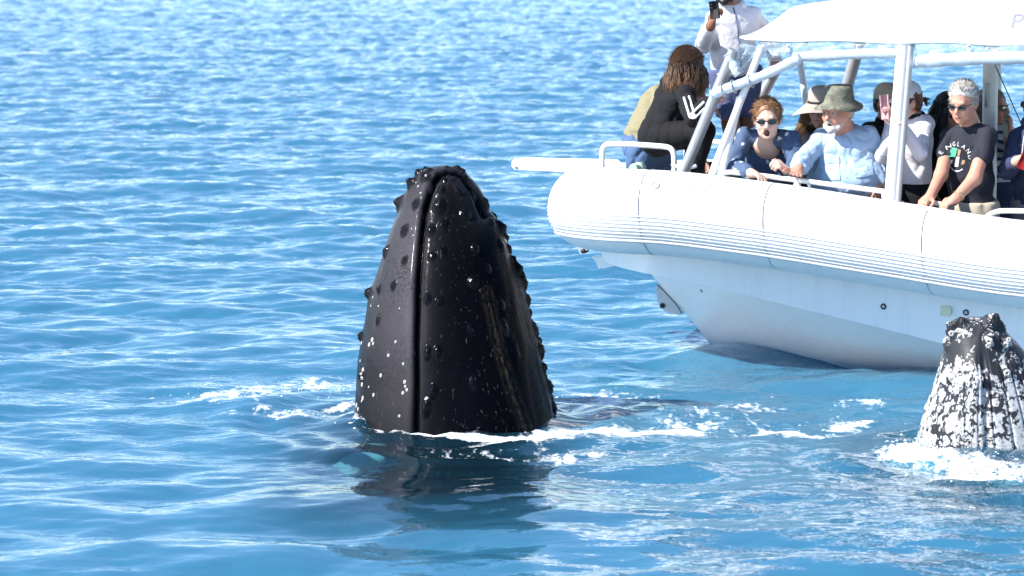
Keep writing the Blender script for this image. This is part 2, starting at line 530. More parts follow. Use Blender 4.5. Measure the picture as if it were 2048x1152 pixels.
# seam tapes glued round the tube
for s in (-0.12, -0.95, -1.98, -3.3, -4.7):
    for side in (1, -1):
        bm = bmesh.new()
        for w, rr in ((0.0, 0.0024),):
            P = Vector((s, side * TV, tube_zv(s, side * TV)))
            ra, rb = [], []
            for k in range(n):
                a = 2 * math.pi * k / n
                c, sn = math.cos(a) * (TR + rr), math.sin(a) * (TR + rr)
                lean = 0.05 * math.sin(a)
                ra.append(bm.verts.new(P + Vector((-0.004 + lean * 0.4, c, sn + float(tube_z(s - 0.006)) - float(tube_z(s))))))
                rb.append(bm.verts.new(P + Vector((0.004 + lean * 0.4, c, sn + float(tube_z(s + 0.006)) - float(tube_z(s))))))
            for k in range(n):
                bm.faces.new((ra[k], ra[(k + 1) % n], rb[(k + 1) % n], rb[k]))
        bmesh.ops.solidify(bm, geom=bm.faces, thickness=0.0006)
        bm_obj('seam_tape', bm, M_SEAM, boat)

# side panel (collar) under the tube
def panel_low(s):
    return spline([-9, -4.5, -2.48, -1.94, -0.81, -0.40, 0.22, 0.75], [-0.35, -0.22, 0.115, 0.235, 0.455, 0.535, 0.615, 0.655], s)
PV, PL = 1.31, 0.73
def panel_path():
    near = [(s, PV) for s in np.linspace(-7.2, TS0, 40)]
    bow = [(TS0 + PL * math.sin(p), PV * math.cos(p)) for p in np.linspace(0, math.pi, 34)[1:-1]]
    far = [(s, -PV) for s in np.linspace(TS0, -7.2, 40)]
    return near + bow + far
def hull_half(s):
    return spline([-9, -2.5, -1.5, -0.8, -0.4, 0.0, 0.2, 0.35, 0.46], [1.26, 1.26, 1.24, 1.12, 0.93, 0.60, 0.38, 0.19, 0.012], s)
def keel_z(s):
    return spline([-9, -3, -1.5, -0.6, -0.2, 0.0, 0.16, 0.36, 0.46], [-0.55, -0.55, -0.54, -0.44, -0.21, -0.01, 0.175, 0.37, 0.50], s)
bm = bmesh.new()
top, low, inn = [], [], []
for s, vv in panel_path():
    top.append(bm.verts.new((s, vv, tube_zv(s, vv) - TR * 0.80)))
    zl = float(panel_low(s))
    low.append(bm.verts.new((s, vv * 0.995, zl + HEEL * 0.6 * (vv - PV))))
m = len(top)
for i in range(m - 1):
    bm.faces.new((top[i], top[i + 1], low[i + 1], low[i]))
for i in range(m // 2):            # underside between the two lower edges
    j = m - 1 - i
    if j - i > 1:
        bm.faces.new((low[i], low[i + 1], low[j - 1], low[j]) if j - 1 > i + 1 else (low[i], low[i + 1], low[j]))
panel = bm_obj('side_panel', bm, M_HULL, boat, sharp=35)
# vee bottom
bm = bmesh.new()
secs = []
S = np.concatenate([np.linspace(-7.2, -1.5, 20), np.linspace(-1.4, 0.46, 32)])
for s in S:
    hv, zc, zk = float(hull_half(s)), float(panel_low(s)) + 0.006, float(keel_z(s))
    zk = min(zk, zc - 0.02)
    row = []
    for q in np.linspace(-1, 1, 25):
        a = abs(q)
        flare = a ** 1.12
        row.append(bm.verts.new((s, hv * q, zk + (zc - zk) * flare)))
    secs.append(row)
for A, B in zip(secs[:-1], secs[1:]):
    for k in range(24):
        bm.faces.new((A[k], A[k + 1], B[k + 1], B[k]))
bm.faces.new(secs[0])
hull = bm_obj('hull_bottom', bm, M_HULL, boat, sharp=40)
# transom
bm = bmesh.new(); box(bm, (-7.2, 0, 0.2), (0.06, 2.5, 1.0), bev=0.01)
bm_obj('transom', bm, M_HULL, boat)
# cockpit floor and lining, fore deck
FLOOR_Z = 0.17
def skin_z(s, vv):                 # height of the bottom's skin at a lateral offset
    hv, zc, zk = float(hull_half(s)), float(panel_low(s)), float(keel_z(s))
    return zc if vv >= hv else zk + (zc - zk) * (vv / hv) ** 1.12
def floor_half(s):
    hv, zc, zk = float(hull_half(s)), float(panel_low(s)), float(keel_z(s))
    if zc <= FLOOR_Z: return 1.19
    return min(1.19, max(0.05, hv * (max(0.0, FLOOR_Z - 0.03 - zk) / (zc - zk)) ** (1 / 1.12) - 0.02))
bm = bmesh.new()
ss = np.linspace(-7.15, -0.45, 30)
prism(bm, [Vector((s, floor_half(s), FLOOR_Z)) for s in ss] + [Vector((s, -floor_half(s), FLOOR_Z)) for s in ss[::-1]], Vector((0, 0, -0.02)))
floor = bm_obj('cockpit_floor', bm, M_DECK, boat, smooth=False)
for side in (1, -1):
    bm = bmesh.new()
    P = [(s, float(tube_z(s))) for s in np.linspace(-7.1, -0.4, 24)]
    a = [bm.verts.new((s, side * 1.20, z + 0.05 + (HEEL * -2.6 if side < 0 else 0))) for s, z in P]; b_ = [bm.verts.new((s, side * 1.20, skin_z(s, 1.20) + 0.025)) for s, z in P]
    for i in range(len(P) - 1): bm.faces.new((a[i], a[i + 1], b_[i + 1], b_[i]))
    bmesh.ops.solidify(bm, geom=bm.faces, thickness=0.02 * side)
    bm_obj('cockpit_lining', bm, M_WHITE, boat, smooth=False)
bm = bmesh.new()
out = [(TS0 + 0.62 * math.sin(p), 1.27 * math.cos(p)) for p in np.linspace(0, math.pi, 24)]
out = [(-0.40, 1.27)] + out + [(-0.40, -1.27)]
prism(bm, [Vector((s, vv, 0.86 + HEEL * (vv - 0.4))) for s, vv in out], Vector((0, 0, -0.05)))
box(bm, (-0.42, 0, 0.66), (0.04, 1.8, 0.36))
bm_obj('fore_deck', bm, M_WHITE, boat, smooth=False)
# gunwale cap: a narrow plate on the inner shoulder of each tube with bolt heads
for side in (1, -1):
    bm = bmesh.new()
    P = [Vector((s, side * 1.30, tube_zv(s, side * 1.30) + TR * 0.905)) for s in np.linspace(-7.1, -0.32, 40)]
    a = [bm.verts.new(p + Vector((0, side * 0.05, 0.012))) for p in P]; b_ = [bm.verts.new(p + Vector((0, -side * 0.11, 0.004))) for p in P]
    for i in range(len(P) - 1): bm.faces.new((a[i], a[i + 1], b_[i + 1], b_[i]))
    bmesh.ops.solidify(bm, geom=bm.faces, thickness=0.012)
    cap = bm_obj('gunwale_cap', bm, M_WHITE, boat, smooth=False)
    for s in np.arange(-6.9, -0.4, 0.42):
        bm = bmesh.new()
        bmesh.ops.create_uvsphere(bm, u_segments=8, v_segments=4, radius=0.008)
        o = bm_obj('bolt', bm, M_STEEL, cap)
        o.location = (float(s), side * 1.34, tube_zv(float(s), side * 1.34) + TR * 0.905 + 0.014)

# ---- bow fittings
bm = bmesh.new()                   # bow roller: a long channel that runs out over the stem
c0 = BL(1036, 329, 0.0); c1 = BL(1215, 337, 0.0)
zs0, zs1 = c0.z, c1.z
def channel(bm, s_a, s_b, z_a, z_b, w, h, th):
    for side in (1, -1):
        o = [Vector((s_a, side * w, z_a - h * 0.5)), Vector((s_a + 0.02, side * w, z_a - h * 0.2)), Vector((s_a + 0.02, side * w, z_a + h * 0.2)), Vector((s_a, side * w, z_a + h * 0.5)),
             Vector((s_b, side * w, z_b + h * 0.62)), Vector((s_b - 0.12, side * w, z_b - h * 0.62))]
        prism(bm, o, Vector((0, -side * th, 0)))
    o = [Vector((s_a, w, z_a - h * 0.3)), Vector((s_b, w, z_b - h * 0.3)), Vector((s_b, w, z_b - h * 0.3 - th)), Vector((s_a, w, z_a - h * 0.3 - th))]
    prism(bm, o, Vector((0, -2 * w, 0)))
channel(bm, c0.x, c1.x - 0.05, c0.z + 0.008, c1.z + 0.012, 0.065, 0.074, 0.010)
sprit = bm_obj('bow_roller', bm, M_WHITE, boat, smooth=False)
sprit['label'] = 'long white bow roller plate jutting out over the stem'
bm = bmesh.new(); sweep(bm, [(c0.x - 0.012, 0.072, c0.z - 0.012), (c0.x - 0.012, -0.072, c0.z - 0.012)], 0.011, 12)
bm_obj('roller_pin', bm, M_STEEL, sprit)
def stand_plate(name, px_pts, v, th, mat, hole=None):
    bm = bmesh.new()
    prism(bm, [BL(x, y, v) for x, y in px_pts], Vector((0, -th, 0)))
    o = bm_obj(name, bm, mat, boat, smooth=False)
    if hole:
        bm = bmesh.new()
        h = BL(hole[0], hole[1], v)
        sweep(bm, [h + Vector((0, 0.012, 0)), h - Vector((0, th + 0.006, 0))], 0.017, 14)
        bm_obj('shackle_hole', bm, M_BLACK, o)
    return o
stand_plate('towing_plate', [(1312, 570), (1314, 600), (1322, 617), (1334, 625), (1357, 630), (1362, 626), (1345, 602), (1326, 582)], 0.02, 0.045, M_STEEL, (1325, 611))
stand_plate('stem_bracket', [(1146, 485), (1153, 492), (1160, 508), (1165, 507), (1182, 494), (1186, 484)], 0.0, 0.05, M_STEEL, (1167, 502))
stand_plate('forefoot_plate', [(1184, 513), (1198, 536), (1208, 537), (1240, 528), (1240, 520)], 0.35, 0.7, M_HULL)

# rails: bent tube hoops on the bow
def hoop(name, pts, r, mat, parent=boat, it=3):
    bm = bmesh.new()
    sweep(bm, smooth_path(pts, it=it), r, 12)
    return bm_obj(name, bm, mat, parent, sharp=60)
def px_path(pts, v):
    return [BL(x, y, v) for x, y in pts]
hp = px_path([(1204, 352), (1204, 318), (1206, 289), (1232, 287), (1318, 292), (1346, 296), (1349, 322), (1349, 355)], 0.82)
hoop('bow_rail', hp, 0.0185, M_WHITE)
hoop('bow_rail', [Vector((p.x, -p.y, p.z - 0.09)) for p in hp], 0.0185, M_WHITE)
# horn cleat
bm = bmesh.new()
q = BL(1368, 338, 0.98)
sweep(bm, smooth_path([q + Vector((0.085, 0, 0.028)), q + Vector((0.05, 0, 0.012)), q + Vector((-0.05, 0, 0.010)), q + Vector((-0.085, 0, 0.026))]), [0.008] + [0.013] * 23 + [0.008] if False else 0.0125, 10)
for dx in (-0.03, 0.03):
    sweep(bm, [q + Vector((dx, 0, 0.01)), q + Vector((dx, 0, -0.07))], 0.014, 10)
bm_obj('mooring_cleat', bm, M_WHITE, boat)
# windlass drum with rope, deck hatch
bm = bmesh.new()
q = BL(1272, 336, 0.55)
sweep(bm, [q + Vector((0, -0.10, 0)), q + Vector((0, -0.04, 0)), q + Vector((0, -0.03, 0)), q + Vector((0, 0.03, 0)), q + Vector((0, 0.04, 0)), q + Vector((0, 0.06, 0))], [0.034, 0.036, 0.022, 0.022, 0.034, 0.030], 20)
bm_obj('windlass_drum', bm, M_PALEG, boat, sharp=40)
bm = bmesh.new()
q2 = BL(1252, 338, 0.5); q2.z = 0.98
box(bm, (q2.x, 0.42, 0.96), (0.26, 0.36, 0.13), bev=0.03)
bm_obj('deck_locker', bm, M_WHITE, boat)
# side rails above the tube
def side_rail(pts, posts, v=1.26, r=0.0165):
    o = hoop('side_rail', px_path(pts, v), r, M_WHITE, it=2)
    for (x, y0, y1) in posts:
        bm = bmesh.new(); sweep(bm, [BL(x, y0, v), BL(x, y1, v)], r * 0.9, 10)
        bm_obj('rail_post', bm, M_WHITE, o)
side_rail([(1441, 358), (1442, 349), (1455, 344), (1480, 346), (1560, 356), (1660, 369), (1768, 383)], [(1597, 361, 382), (1768, 380, 400)])
side_rail([(1849, 424), (1850, 408), (1862, 405), (1884, 409), (1888, 412), (1888, 428)], [])
side_rail([(1958, 450), (1972, 434), (1988, 424), (2010, 421), (2110, 424), (2200, 432)], [(2120, 424, 465)])

# ---- canopy
CV = 1.08                          # half width of the canopy
def can_z(v): return HEEL * 0.8 * (v - CV)
def can_top(s): return spline([-6, -2.6, -1.6, -1.0, -0.6], [2.50, 2.43, 2.375, 2.325, 2.28], s)
def can_sec(s):
    f = max(0.0, min(1.0, (-0.565 - s) / 0.27))        # the front end slopes back
    e = 2.105 + 0.006 * math.sin(s * 9)
    zt = float(can_top(s))
    return [(CV - 0.007, e - 0.014), (CV, e), (CV - 0.085, e + (zt - e) * 0.52 * f), (CV - 0.175, e + (zt - e) * 0.92 * f), (CV - 0.245, e + (zt - e + 0.004) * f),
            (0.55, e + (zt - e + 0.022) * f), (0.27, e + (zt - e + 0.030) * f), (0.0, e + (zt - e + 0.032) * f)]
bm = bmesh.new()
rows = []
for s in np.concatenate([np.linspace(-0.565, -0.90, 9), np.linspace(-1.0, -5.6, 47)]):
    sec = can_sec(float(s))
    half = [Vector((s, v_, z_ + 0.004 * math.sin(s * 6.1 + v_ * 5) * (v_ < 1.1))) for v_, z_ in sec]
    row = [Vector((p.x, p.y, p.z + can_z(p.y))) for p in half + [Vector((p.x, -p.y, p.z)) for p in half[-2::-1]]]
    rows.append([bm.verts.new(p) for p in row])
for A, B in zip(rows[:-1], rows[1:]):
    for k in range(len(A) - 1): bm.faces.new((A[k], A[k + 1], B[k + 1], B[k]))
bmesh.ops.recalc_face_normals(bm, faces=bm.faces)
bmesh.ops.solidify(bm, geom=bm.faces, thickness=0.012)
canopy = bm_obj('canopy', bm, M_CANVAS, boat, sharp=60)
canopy['label'] = 'white canvas sun canopy over the cockpit'
# piping along the canopy's edge
for side in (1, -1):
    bm = bmesh.new()
    sweep(bm, [(s, side * (CV + 0.004), 2.093 + 0.006 * math.sin(s * 9) + can_z(side * CV)) for s in np.linspace(-0.6, -5.6, 60)], 0.007, 8)
    bm_obj('edge_piping', bm, plain('grey_piping', (0.42, 0.44, 0.46), 0.6), canopy)
# cross bows under the canvas
for s in (-1.0, -1.70, -2.9, -4.1, -5.4):
    bm = bmesh.new()
    zt = float(can_top(s))
    sweep(bm, [q + Vector((0, 0, can_z(q.y))) for q in smooth_path([(s, CV - .03, 2.07), (s, CV - .07, 2.13), (s, 0.80, zt - 0.05), (s, 0, zt - 0.01), (s, -0.80, zt - 0.05), (s, -CV + .07, 2.13), (s, -CV + .03, 2.07)], it=2)], 0.019, 10)
    bm_obj('canopy_bow', bm, M_ALU, boat)
# posts
def post(pts, r, mat, squash=1.0, name='canopy_post'):
    bm = bmesh.new(); sweep(bm, pts, r, 14, squash=squash)
    return bm_obj(name, bm, mat, boat, sharp=60)
pA = [BL(1806, 92, CV), BL(1780, 408, 1.26)]
post(pA, 0.040, M_WHITE)
post([p + Vector((-0.055, 0.015, 0)) for p in pA], 0.020, M_ALU)
for q in (pA[1],):
    bm = bmesh.new(); box(bm, q + Vector((0, 0, 0.005)), (0.15, 0.11, 0.025), bev=0.006)
    bm_obj('post_foot', bm, M_WHITE, boat)
post([Vector((pA[0].x, -pA[0].y, pA[0].z)), Vector((pA[1].x, -pA[1].y, pA[1].z - 0.15))], 0.040, M_WHITE)
for s in (-3.0, -4.4):
    for side in (1, -1): post([(s, side * CV, 2.08 + can_z(side * CV)), (s, side * 1.26, 0.93)], 0.036, M_WHITE)
pB = [BL(1524, 92, CV), BL(1420, 358, 1.26)]
post(pB, 0.024, M_WHITE)
pB2 = [BL(1480, 195, 1.10), BL(1440, 358, 1.26)]
post(pB2, 0.024, M_WHITE)
post([Vector((pB[0].x, -pB[0].y, pB[0].z)), Vector((pB[1].x + 0.07, -pB[1].y, pB[1].z - 0.19))], 0.042, M_ALU)
pC = [BL(1468, 100, 1.00), BL(1364, 352, 0.98)]
post(pC, 0.036, M_ALU)
pD = [BL(1563, 118, -0.80), BL(1498, 240, -0.80)]
dd = pD[1] - pD[0]
post([pD[0], pD[0] + dd * ((pD[0].z - 1.0) / (pD[0].z - pD[1].z))], 0.038, M_ALU)
post([BL(1598, 116, -0.5), BL(1614, 215, -0.5), BL(1640, 420, -0.5)], 0.023, M_WHITE)
mast = post([(-1.87, -0.2, 2.40), (-1.87, -0.2, 0.15)], 0.050, M_WHITE, name='mast')
bm = bmesh.new(); q = BL(1974, 190, -0.15)
box(bm, q + Vector((0.0, 0.005, 0)), (0.022, 0.03, 0.16), bev=0.004)
bm_obj('mast_handle', bm, M_ALU, mast)
post([BL(1988, 125, 0.2), BL(2050, 265, 0.2)], 0.0035, M_BLACK, name='stay_wire')
# rolled up clear curtains
def roll(pts, r0, name='rolled_curtain'):
    bm = bmesh.new()
    P = smooth_path(pts, it=3)
    n_ = len(P)
    rad = [r0 * (0.96 + 0.06 * math.sin(i * 0.9) + 0.05 * math.sin(i * 2.3 + 1)) for i in range(n_)]
    sweep(bm, P, rad, 16, squash=1.0)
    return bm_obj(name, bm, M_VROLL, boat, sharp=70)
def sheet(P_top, P_low, name, mat=M_VINYL, rows=6, wav=0.012):
    bm = bmesh.new()
    g = []
    for j in range(rows + 1):
        t_ = j / rows
        g.append([bm.verts.new(a.lerp(b2, t_) + Vector((0, wav * math.sin(i * 1.3 + j * 1.1) * math.sin(t_ * 3.1), 0))) for i, (a, b2) in enumerate(zip(P_top, P_low))])
    for A, B in zip(g[:-1], g[1:]):
        for k in range(len(A) - 1): bm.faces.new((A[k], A[k + 1], B[k + 1], B[k]))
    bmesh.ops.solidify(bm, geom=bm.faces, thickness=0.003)
    return bm_obj(name, bm, mat, boat, sharp=70)
def lerp_px(pts, n_, v):
    P = [BL(x, y, v) for x, y in pts]
    out = []
    for i in range(n_):
        u = i / (n_ - 1) * (len(P) - 1); k = min(int(u), len(P) - 2)
        out.append(P[k].lerp(P[k + 1], u - k))
    return out
roll([BL(x, y, CV + .02) for x, y in [(1588, 114), (1640, 112), (1700, 108), (1760, 107), (1803, 106)]], 0.033)
roll([BL(x, y, CV + .03) for x, y in [(1830, 121), (1842, 124), (1900, 118), (1980, 116), (2080, 114), (2300, 118)]], 0.043)
sheet(lerp_px([(1520, 84), (1660, 87), (1804, 88)], 16, CV + .005), lerp_px([(1545, 112), (1660, 110), (1804, 106)], 16, CV + .015), 'clear_curtain')
sheet(lerp_px([(1832, 88), (1950, 88), (2300, 92)], 16, CV + .005), lerp_px([(1832, 122), (1950, 117), (2300, 118)], 16, CV + .02), 'clear_curtain')
dr = roll([BL(x, y, CV + .10) for x, y in [(1424, 190), (1440, 182), (1480, 168), (1530, 150), (1575, 128), (1600, 116)]], 0.034)
for x, y in ((1447, 180), (1468, 173), (1502, 162)):
    bm = bmesh.new(); c = BL(x, y, CV + .10); d = (BL(1530, 150, 1.2) - BL(1440, 182, 1.2)).normalized()
    x_, y_, d = frame_from(d)
    sweep(bm, [c + (x_ * math.cos(a) + y_ * math.sin(a)) * 0.043 for a in np.linspace(0, 2 * math.pi, 18)[:-1]], 0.0045, 6, closed=True)
    bm_obj('roll_strap', bm, M_STEEL, dr)
sheet(lerp_px([(1478, 92), (1500, 94), (1530, 95)], 12, CV + .01), lerp_px([(1470, 152), (1484, 136), (1512, 134)], 12, CV - .06), 'clear_curtain', wav=0.03)
roll([BL(x, y, CV - .08) for x, y in [(1457, 108), (1463, 122), (1472, 140), (1478, 148)]], 0.036)
sheet(lerp_px([(1478, 88), (1600, 92), (1680, 94)], 12, CV - .02), lerp_px([(1500, 118), (1610, 112), (1690, 112)], 12, CV - .03), 'clear_curtain', wav=0.02)
for x, y in ((1577, 96), (1716, 97), (1938, 96)):
    bm = bmesh.new(); c = BL(x, y, CV + .028)
    box(bm, c, (0.022, 0.01, 0.05), bev=0.004)
    s_ = bm_obj('curtain_clip', bm, M_WHITE, boat)
    bm = bmesh.new(); bmesh.ops.create_uvsphere(bm, u_segments=10, v_segments=6, radius=0.009)
    o = bm_obj('snap', bm, M_STEEL, s_); o.location = c + Vector((0, 0.006, 0.012))

# ---- fittings on the skin of the boat: found where they sit on the surface
def bvh_of(o):
    me = o.data
    return BVHTree.FromPolygons([v.co.copy() for v in me.vertices], [tuple(p.vertices) for p in me.polygons])
BVH_TUBE, BVH_PANEL, BVH_HULL, BVH_CAN = bvh_of(tube), bvh_of(panel), bvh_of(hull), bvh_of(canopy)
def to_boat(p):
    q = Vector(p) - BO
    return Vector((q.dot(BU), q.dot(BV), q.z))
CAM_L = to_boat(CAMP)
def dir_l(d): return Vector((d.dot(BU), d.dot(BV), d.z))
def on_skin(px, py, tree):
    h = tree.ray_cast(CAM_L, dir_l(ray(px, py)).normalized())
    return h[0], (h[1] if h[1].dot(CAM_L - h[0]) > 0 else -h[1])
def ring_fit(name, px, py, tree, r_out, r_in, mat, mat2, parent=boat, h=0.008):
    p, nrm = on_skin(px, py, tree)
    x, y, d = frame_from(nrm)
    bm = bmesh.new()
    sweep(bm, [p + (x * math.cos(a) + y * math.sin(a)) * (r_out + r_in) / 2 + d * 0.003 for a in np.linspace(0, 2 * math.pi, 21)[:-1]], (r_out - r_in) / 2 + 0.001, 8, closed=True)
    o = bm_obj(name, bm, mat, parent)
    bm = bmesh.new(); sweep(bm, [p - d * 0.004, p + d * 0.004], r_in, 16)
    bm_obj('fitting_core', bm, mat2, o, sharp=50)
    return o
ring_fit('skin_fitting', 1767, 613, BVH_PANEL, 0.019, 0.011, M_BLACK, M_STEEL)
ring_fit('skin_fitting', 1932, 625, BVH_PANEL, 0.019, 0.011, M_BLACK, M_STEEL)
ring_fit('drain_outlet', 1403, 581, BVH_HULL, 0.013, 0.009, M_STEEL, M_BLACK)
p, nrm = on_skin(1893, 622, BVH_PANEL)
bm = bmesh.new()
oo = [Vector((0.035 , 0, 0.030)), Vector((-0.02, 0, 0.030)), Vector((-0.033, 0, 0.018)), Vector((-0.036, 0, 0)), Vector((-0.033, 0, -0.018)), Vector((-0.02, 0, -0.030)), Vector((0.035, 0, -0.030))]
prism(bm, [p + q + nrm * 0.002 for q in oo], Vector((0, 0.014, 0)))
bm_obj('sensor_plate', bm, M_PALEY, boat, smooth=False)
ring_fit('inflation_valve', 1311, 371, BVH_TUBE, 0.030, 0.020, M_STEEL, M_RIB)
for x, y in ((1345, 377), (1375, 380), (1404, 381)):
    ring_fit('inflation_valve', x, y, BVH_TUBE, 0.017, 0.010, M_RIBW, M_STEEL)

# lettering on the canopy
def flat_text(txt, size, extrude=0.0, shear=0.0, bold=0.0):
    cu = bpy.data.curves.new('txt', 'FONT'); cu.body = txt; cu.size = size; cu.shear = shear
    cu.resolution_u = 4; cu.offset = bold
    ob = bpy.data.objects.new('txt', cu); COL.objects.link(ob)
    dg = bpy.context.evaluated_depsgraph_get()
    me = bpy.data.meshes.new_from_object(ob.evaluated_get(dg))
    bpy.data.objects.remove(ob)
    return me
def stick_text(me, origin, ex, ey, tree, push, lift, name, mat, parent):
    """lay a flat mesh on a curved skin: each corner is pushed along -push until it meets it"""
    bm = bmesh.new(); bm.from_mesh(me)
    bmesh.ops.triangulate(bm, faces=bm.faces)
    bmesh.ops.subdivide_edges(bm, edges=[e for e in bm.edges if e.calc_length() > 0.04], cuts=2)
    for v in bm.verts:
        q = origin + ex * v.co.x + ey * v.co.y
        h = tree.ray_cast(q + push * 0.5, -push)
        v.co = (h[0] if h[0] else q) + push * lift
    return bm_obj(name, bm, mat, parent, smooth=False)
pa, na = on_skin(2018, 57, BVH_CAN)
pb, nb = on_skin(2022, 28, BVH_CAN)
cap_h = (pb - pa).length
me = flat_text('Pacific', 1.0, shear=0.08, bold=0.008)
hh = max(v.co.y for v in me.vertices)
ey = (pb - pa) / hh
stick_text(me, pa, Vector((-1, 0, 0.0)) * (0.105 / 0.62), ey, BVH_CAN, nb if nb.z > 0 else na, 0.003, 'lettering', M_INK, canopy)

# ---- seats
def seat(s, v_, w=0.46):
    e = empty('seat', (s, v_, 0.0), 0, boat)
    bm = bmesh.new(); box(bm, (0, 0.0, 0.86), (w, 0.10, 0.36), bev=0.045); bm_obj('backrest', bm, M_ORANGE, e)
    bm = bmesh.new(); box(bm, (0, 0.26, 0.50), (w, 0.46, 0.10), bev=0.04); bm_obj('cushion', bm, M_ORANGE, e)
    bm = bmesh.new(); box(bm, (0, 0.22, 0.225), (w - 0.02, 0.40, 0.44), bev=0.02); bm_obj('seat_base', bm, M_NAVYB, e)
for i, s in enumerate((-1.20, -1.68, -2.16, -2.64, -3.2, -3.7)):
    seat(s, -1.06)
bm = bmesh.new(); box(bm, (-3.3, 0.0, 0.45), (0.7, 0.6, 0.9), bev=0.05); bm_obj('console', bm, M_NAVYB, boat)
# coil of green rope just inside the rail
bm = bmesh.new(); q = BL(1460, 352, 1.12)
P = []
for i in range(90):
    a = i * 0.42; P.append(q + Vector((0.085 * math.cos(a), 0.05 * math.sin(a), -0.02 + 0.0006 * i)))
sweep(bm, P, 0.009, 7)
rope = bm_obj('rope_coil', bm, M_GREEN)
rope.matrix_world = Matrix.Translation(BO) @ Matrix.Rotation(math.atan2(BU.y, BU.x), 4, 'Z')
tag(rope, 'coil of green rope tucked inside the near side rail', 'rope')
# ------------------------------------------------------------------ the whales
def whale_skin(name, white=False):
    t = NT(name)
    v = t.coord('Object')
    n = t.noise(v, 3.0, 5, 0.6)
    sp = t.noise(v, 95, 3, 0.6)
    speck = t.ramp(sp, [(0.50, 0.0), (0.62, 1.0)])
    blot = t.ramp(t.noise(v, 2.2, 4), [(0.42, 0.0), (0.62, 1.0)])
    wet = t.noise(t.coord('Object', (7, 7, 0.8)), 2.5, 3)
    if not white:
        grey = t.attr('grey').outputs['Fac']
        brown = t.attr('brown').outputs['Fac']
        c = t.mix(n, (0.0008, 0.0010, 0.0018), (0.0022, 0.0023, 0.0034))
        c = t.mix(grey, c, t.mix(t.math('MULTIPLY', t.math('MULTIPLY', speck, blot), 0.8), (0.062, 0.058, 0.066), (0.012, 0.012, 0.015)))
        streak = t.ramp(t.noise(t.coord('Object', (30, 30, 5)), 2.0, 5, 0.7), [(0.40, 0.0), (0.60, 1.0)])
        c = t.mix(t.math('MULTIPLY', brown, streak), c, (0.042, 0.034, 0.026))
        scr = t.noise(t.coord('Object', (55, 55, 3.2), (0.15, 0.22, 0)), 1.0, 3, 0.6, 0.4)
        c = t.mix(t.math('MULTIPLY', t.ramp(scr, [(0.635, 0.0), (0.69, 1.0)]), 0.38), c, (0.085, 0.083, 0.088))
        pt = t.voro(v, 34, 'F1'); pn = t.noise(v, 3.2, 2)
        dots = t.math('MULTIPLY', t.math('LESS_THAN', pt.outputs['Distance'], 0.16), t.math('GREATER_THAN', t.math('MULTIPLY', pn, t.math('ADD', grey, 0.0)), 0.50))
        c = t.mix(t.math('MULTIPLY', dots, 0.8), c, (0.45, 0.46, 0.48))
        rough = t.ramp(wet, [(0.3, 0.20), (0.7, 0.38)])
    else:
        lo = t.attr('pale').outputs['Fac']
        w = t.coord('Object')
        d1 = t.noise(w, 10, 5, 0.65, 0.8)
        wd = t.node('ShaderNodeVectorMath', operation='ADD'); nz = t.node('ShaderNodeTexNoise'); nz.inputs['Scale'].default_value = 14; t.link(w, nz.inputs['Vector'])
        scl = t.node('ShaderNodeVectorMath', operation='SCALE'); scl.inputs['Scale'].default_value = 0.05; t.link(nz.outputs['Color'], scl.inputs[0])
        mpz = t.coord('Object', (1, 1, 0.72)); t.link(mpz, wd.inputs[0]); t.link(scl.outputs[0], wd.inputs[1])
        vo = t.voro(wd.outputs[0], 22, 'F1'); vo2 = t.voro(wd.outputs[0], 42, 'F1')
        cir = t.math('MAXIMUM', t.math('LESS_THAN', vo.outputs['Distance'], 0.46), t.math('LESS_THAN', vo2.outputs['Distance'], 0.34))
        dens = t.math('ADD', lo, t.math('MULTIPLY', t.noise(w, 6.0, 4, 0.6), 1.3))
        cells = t.math('MULTIPLY', cir, t.math('GREATER_THAN', dens, 1.27))
        lace = t.math('MULTIPLY', t.math('GREATER_THAN', t.noise(w, 17, 6, 0.70, 1.2), 0.525), t.math('GREATER_THAN', t.math('ADD', t.noise(w, 9.0, 3), t.math('MULTIPLY', lo, 0.13)), 0.55))
        patch = t.math('MAXIMUM', cells, lace)
        fine = t.ramp(t.noise(w, 60, 4, 0.7), [(0.36, 0.35), (0.5, 1.0)])
        c = t.mix(n, (0.014, 0.014, 0.017), (0.036, 0.036, 0.041))
        c = t.mix(t.math('MULTIPLY', patch, fine), c, t.mix(n, (0.34, 0.35, 0.36), (0.54, 0.54, 0.54)))
        rough = t.ramp(wet, [(0.3, 0.30), (0.7, 0.55)])
    b = t.bump(t.noise(v, 40, 4), 0.10, 0.006)
    b = t.bump(t.noise(t.coord('Object', (1, 1, 0.35)), 7, 3), 0.16, 0.03, b)
    t.set(Coat_Weight=0.10 if white else t.math('ADD', 0.05, t.math('MULTIPLY', t.attr('knob').outputs['Fac'], 0.16)))
    t.set(Base_Color=c, Roughness=rough, Normal=b, Specular_IOR_Level=(0.25 if white else 0.015), Coat_Roughness=0.12)
    return t.m
M_WSKIN = whale_skin('wet_black_skin'); M_WSKIN2 = whale_skin('mottled_skin', True)
M_BARN = plain('barnacle_shell', (0.46, 0.45, 0.43), 0.7, vary=0.25, scale=80, bump=0.5, bscale=200)
M_BARND = plain('barnacle_mouth', (0.10, 0.09, 0.09), 0.8)

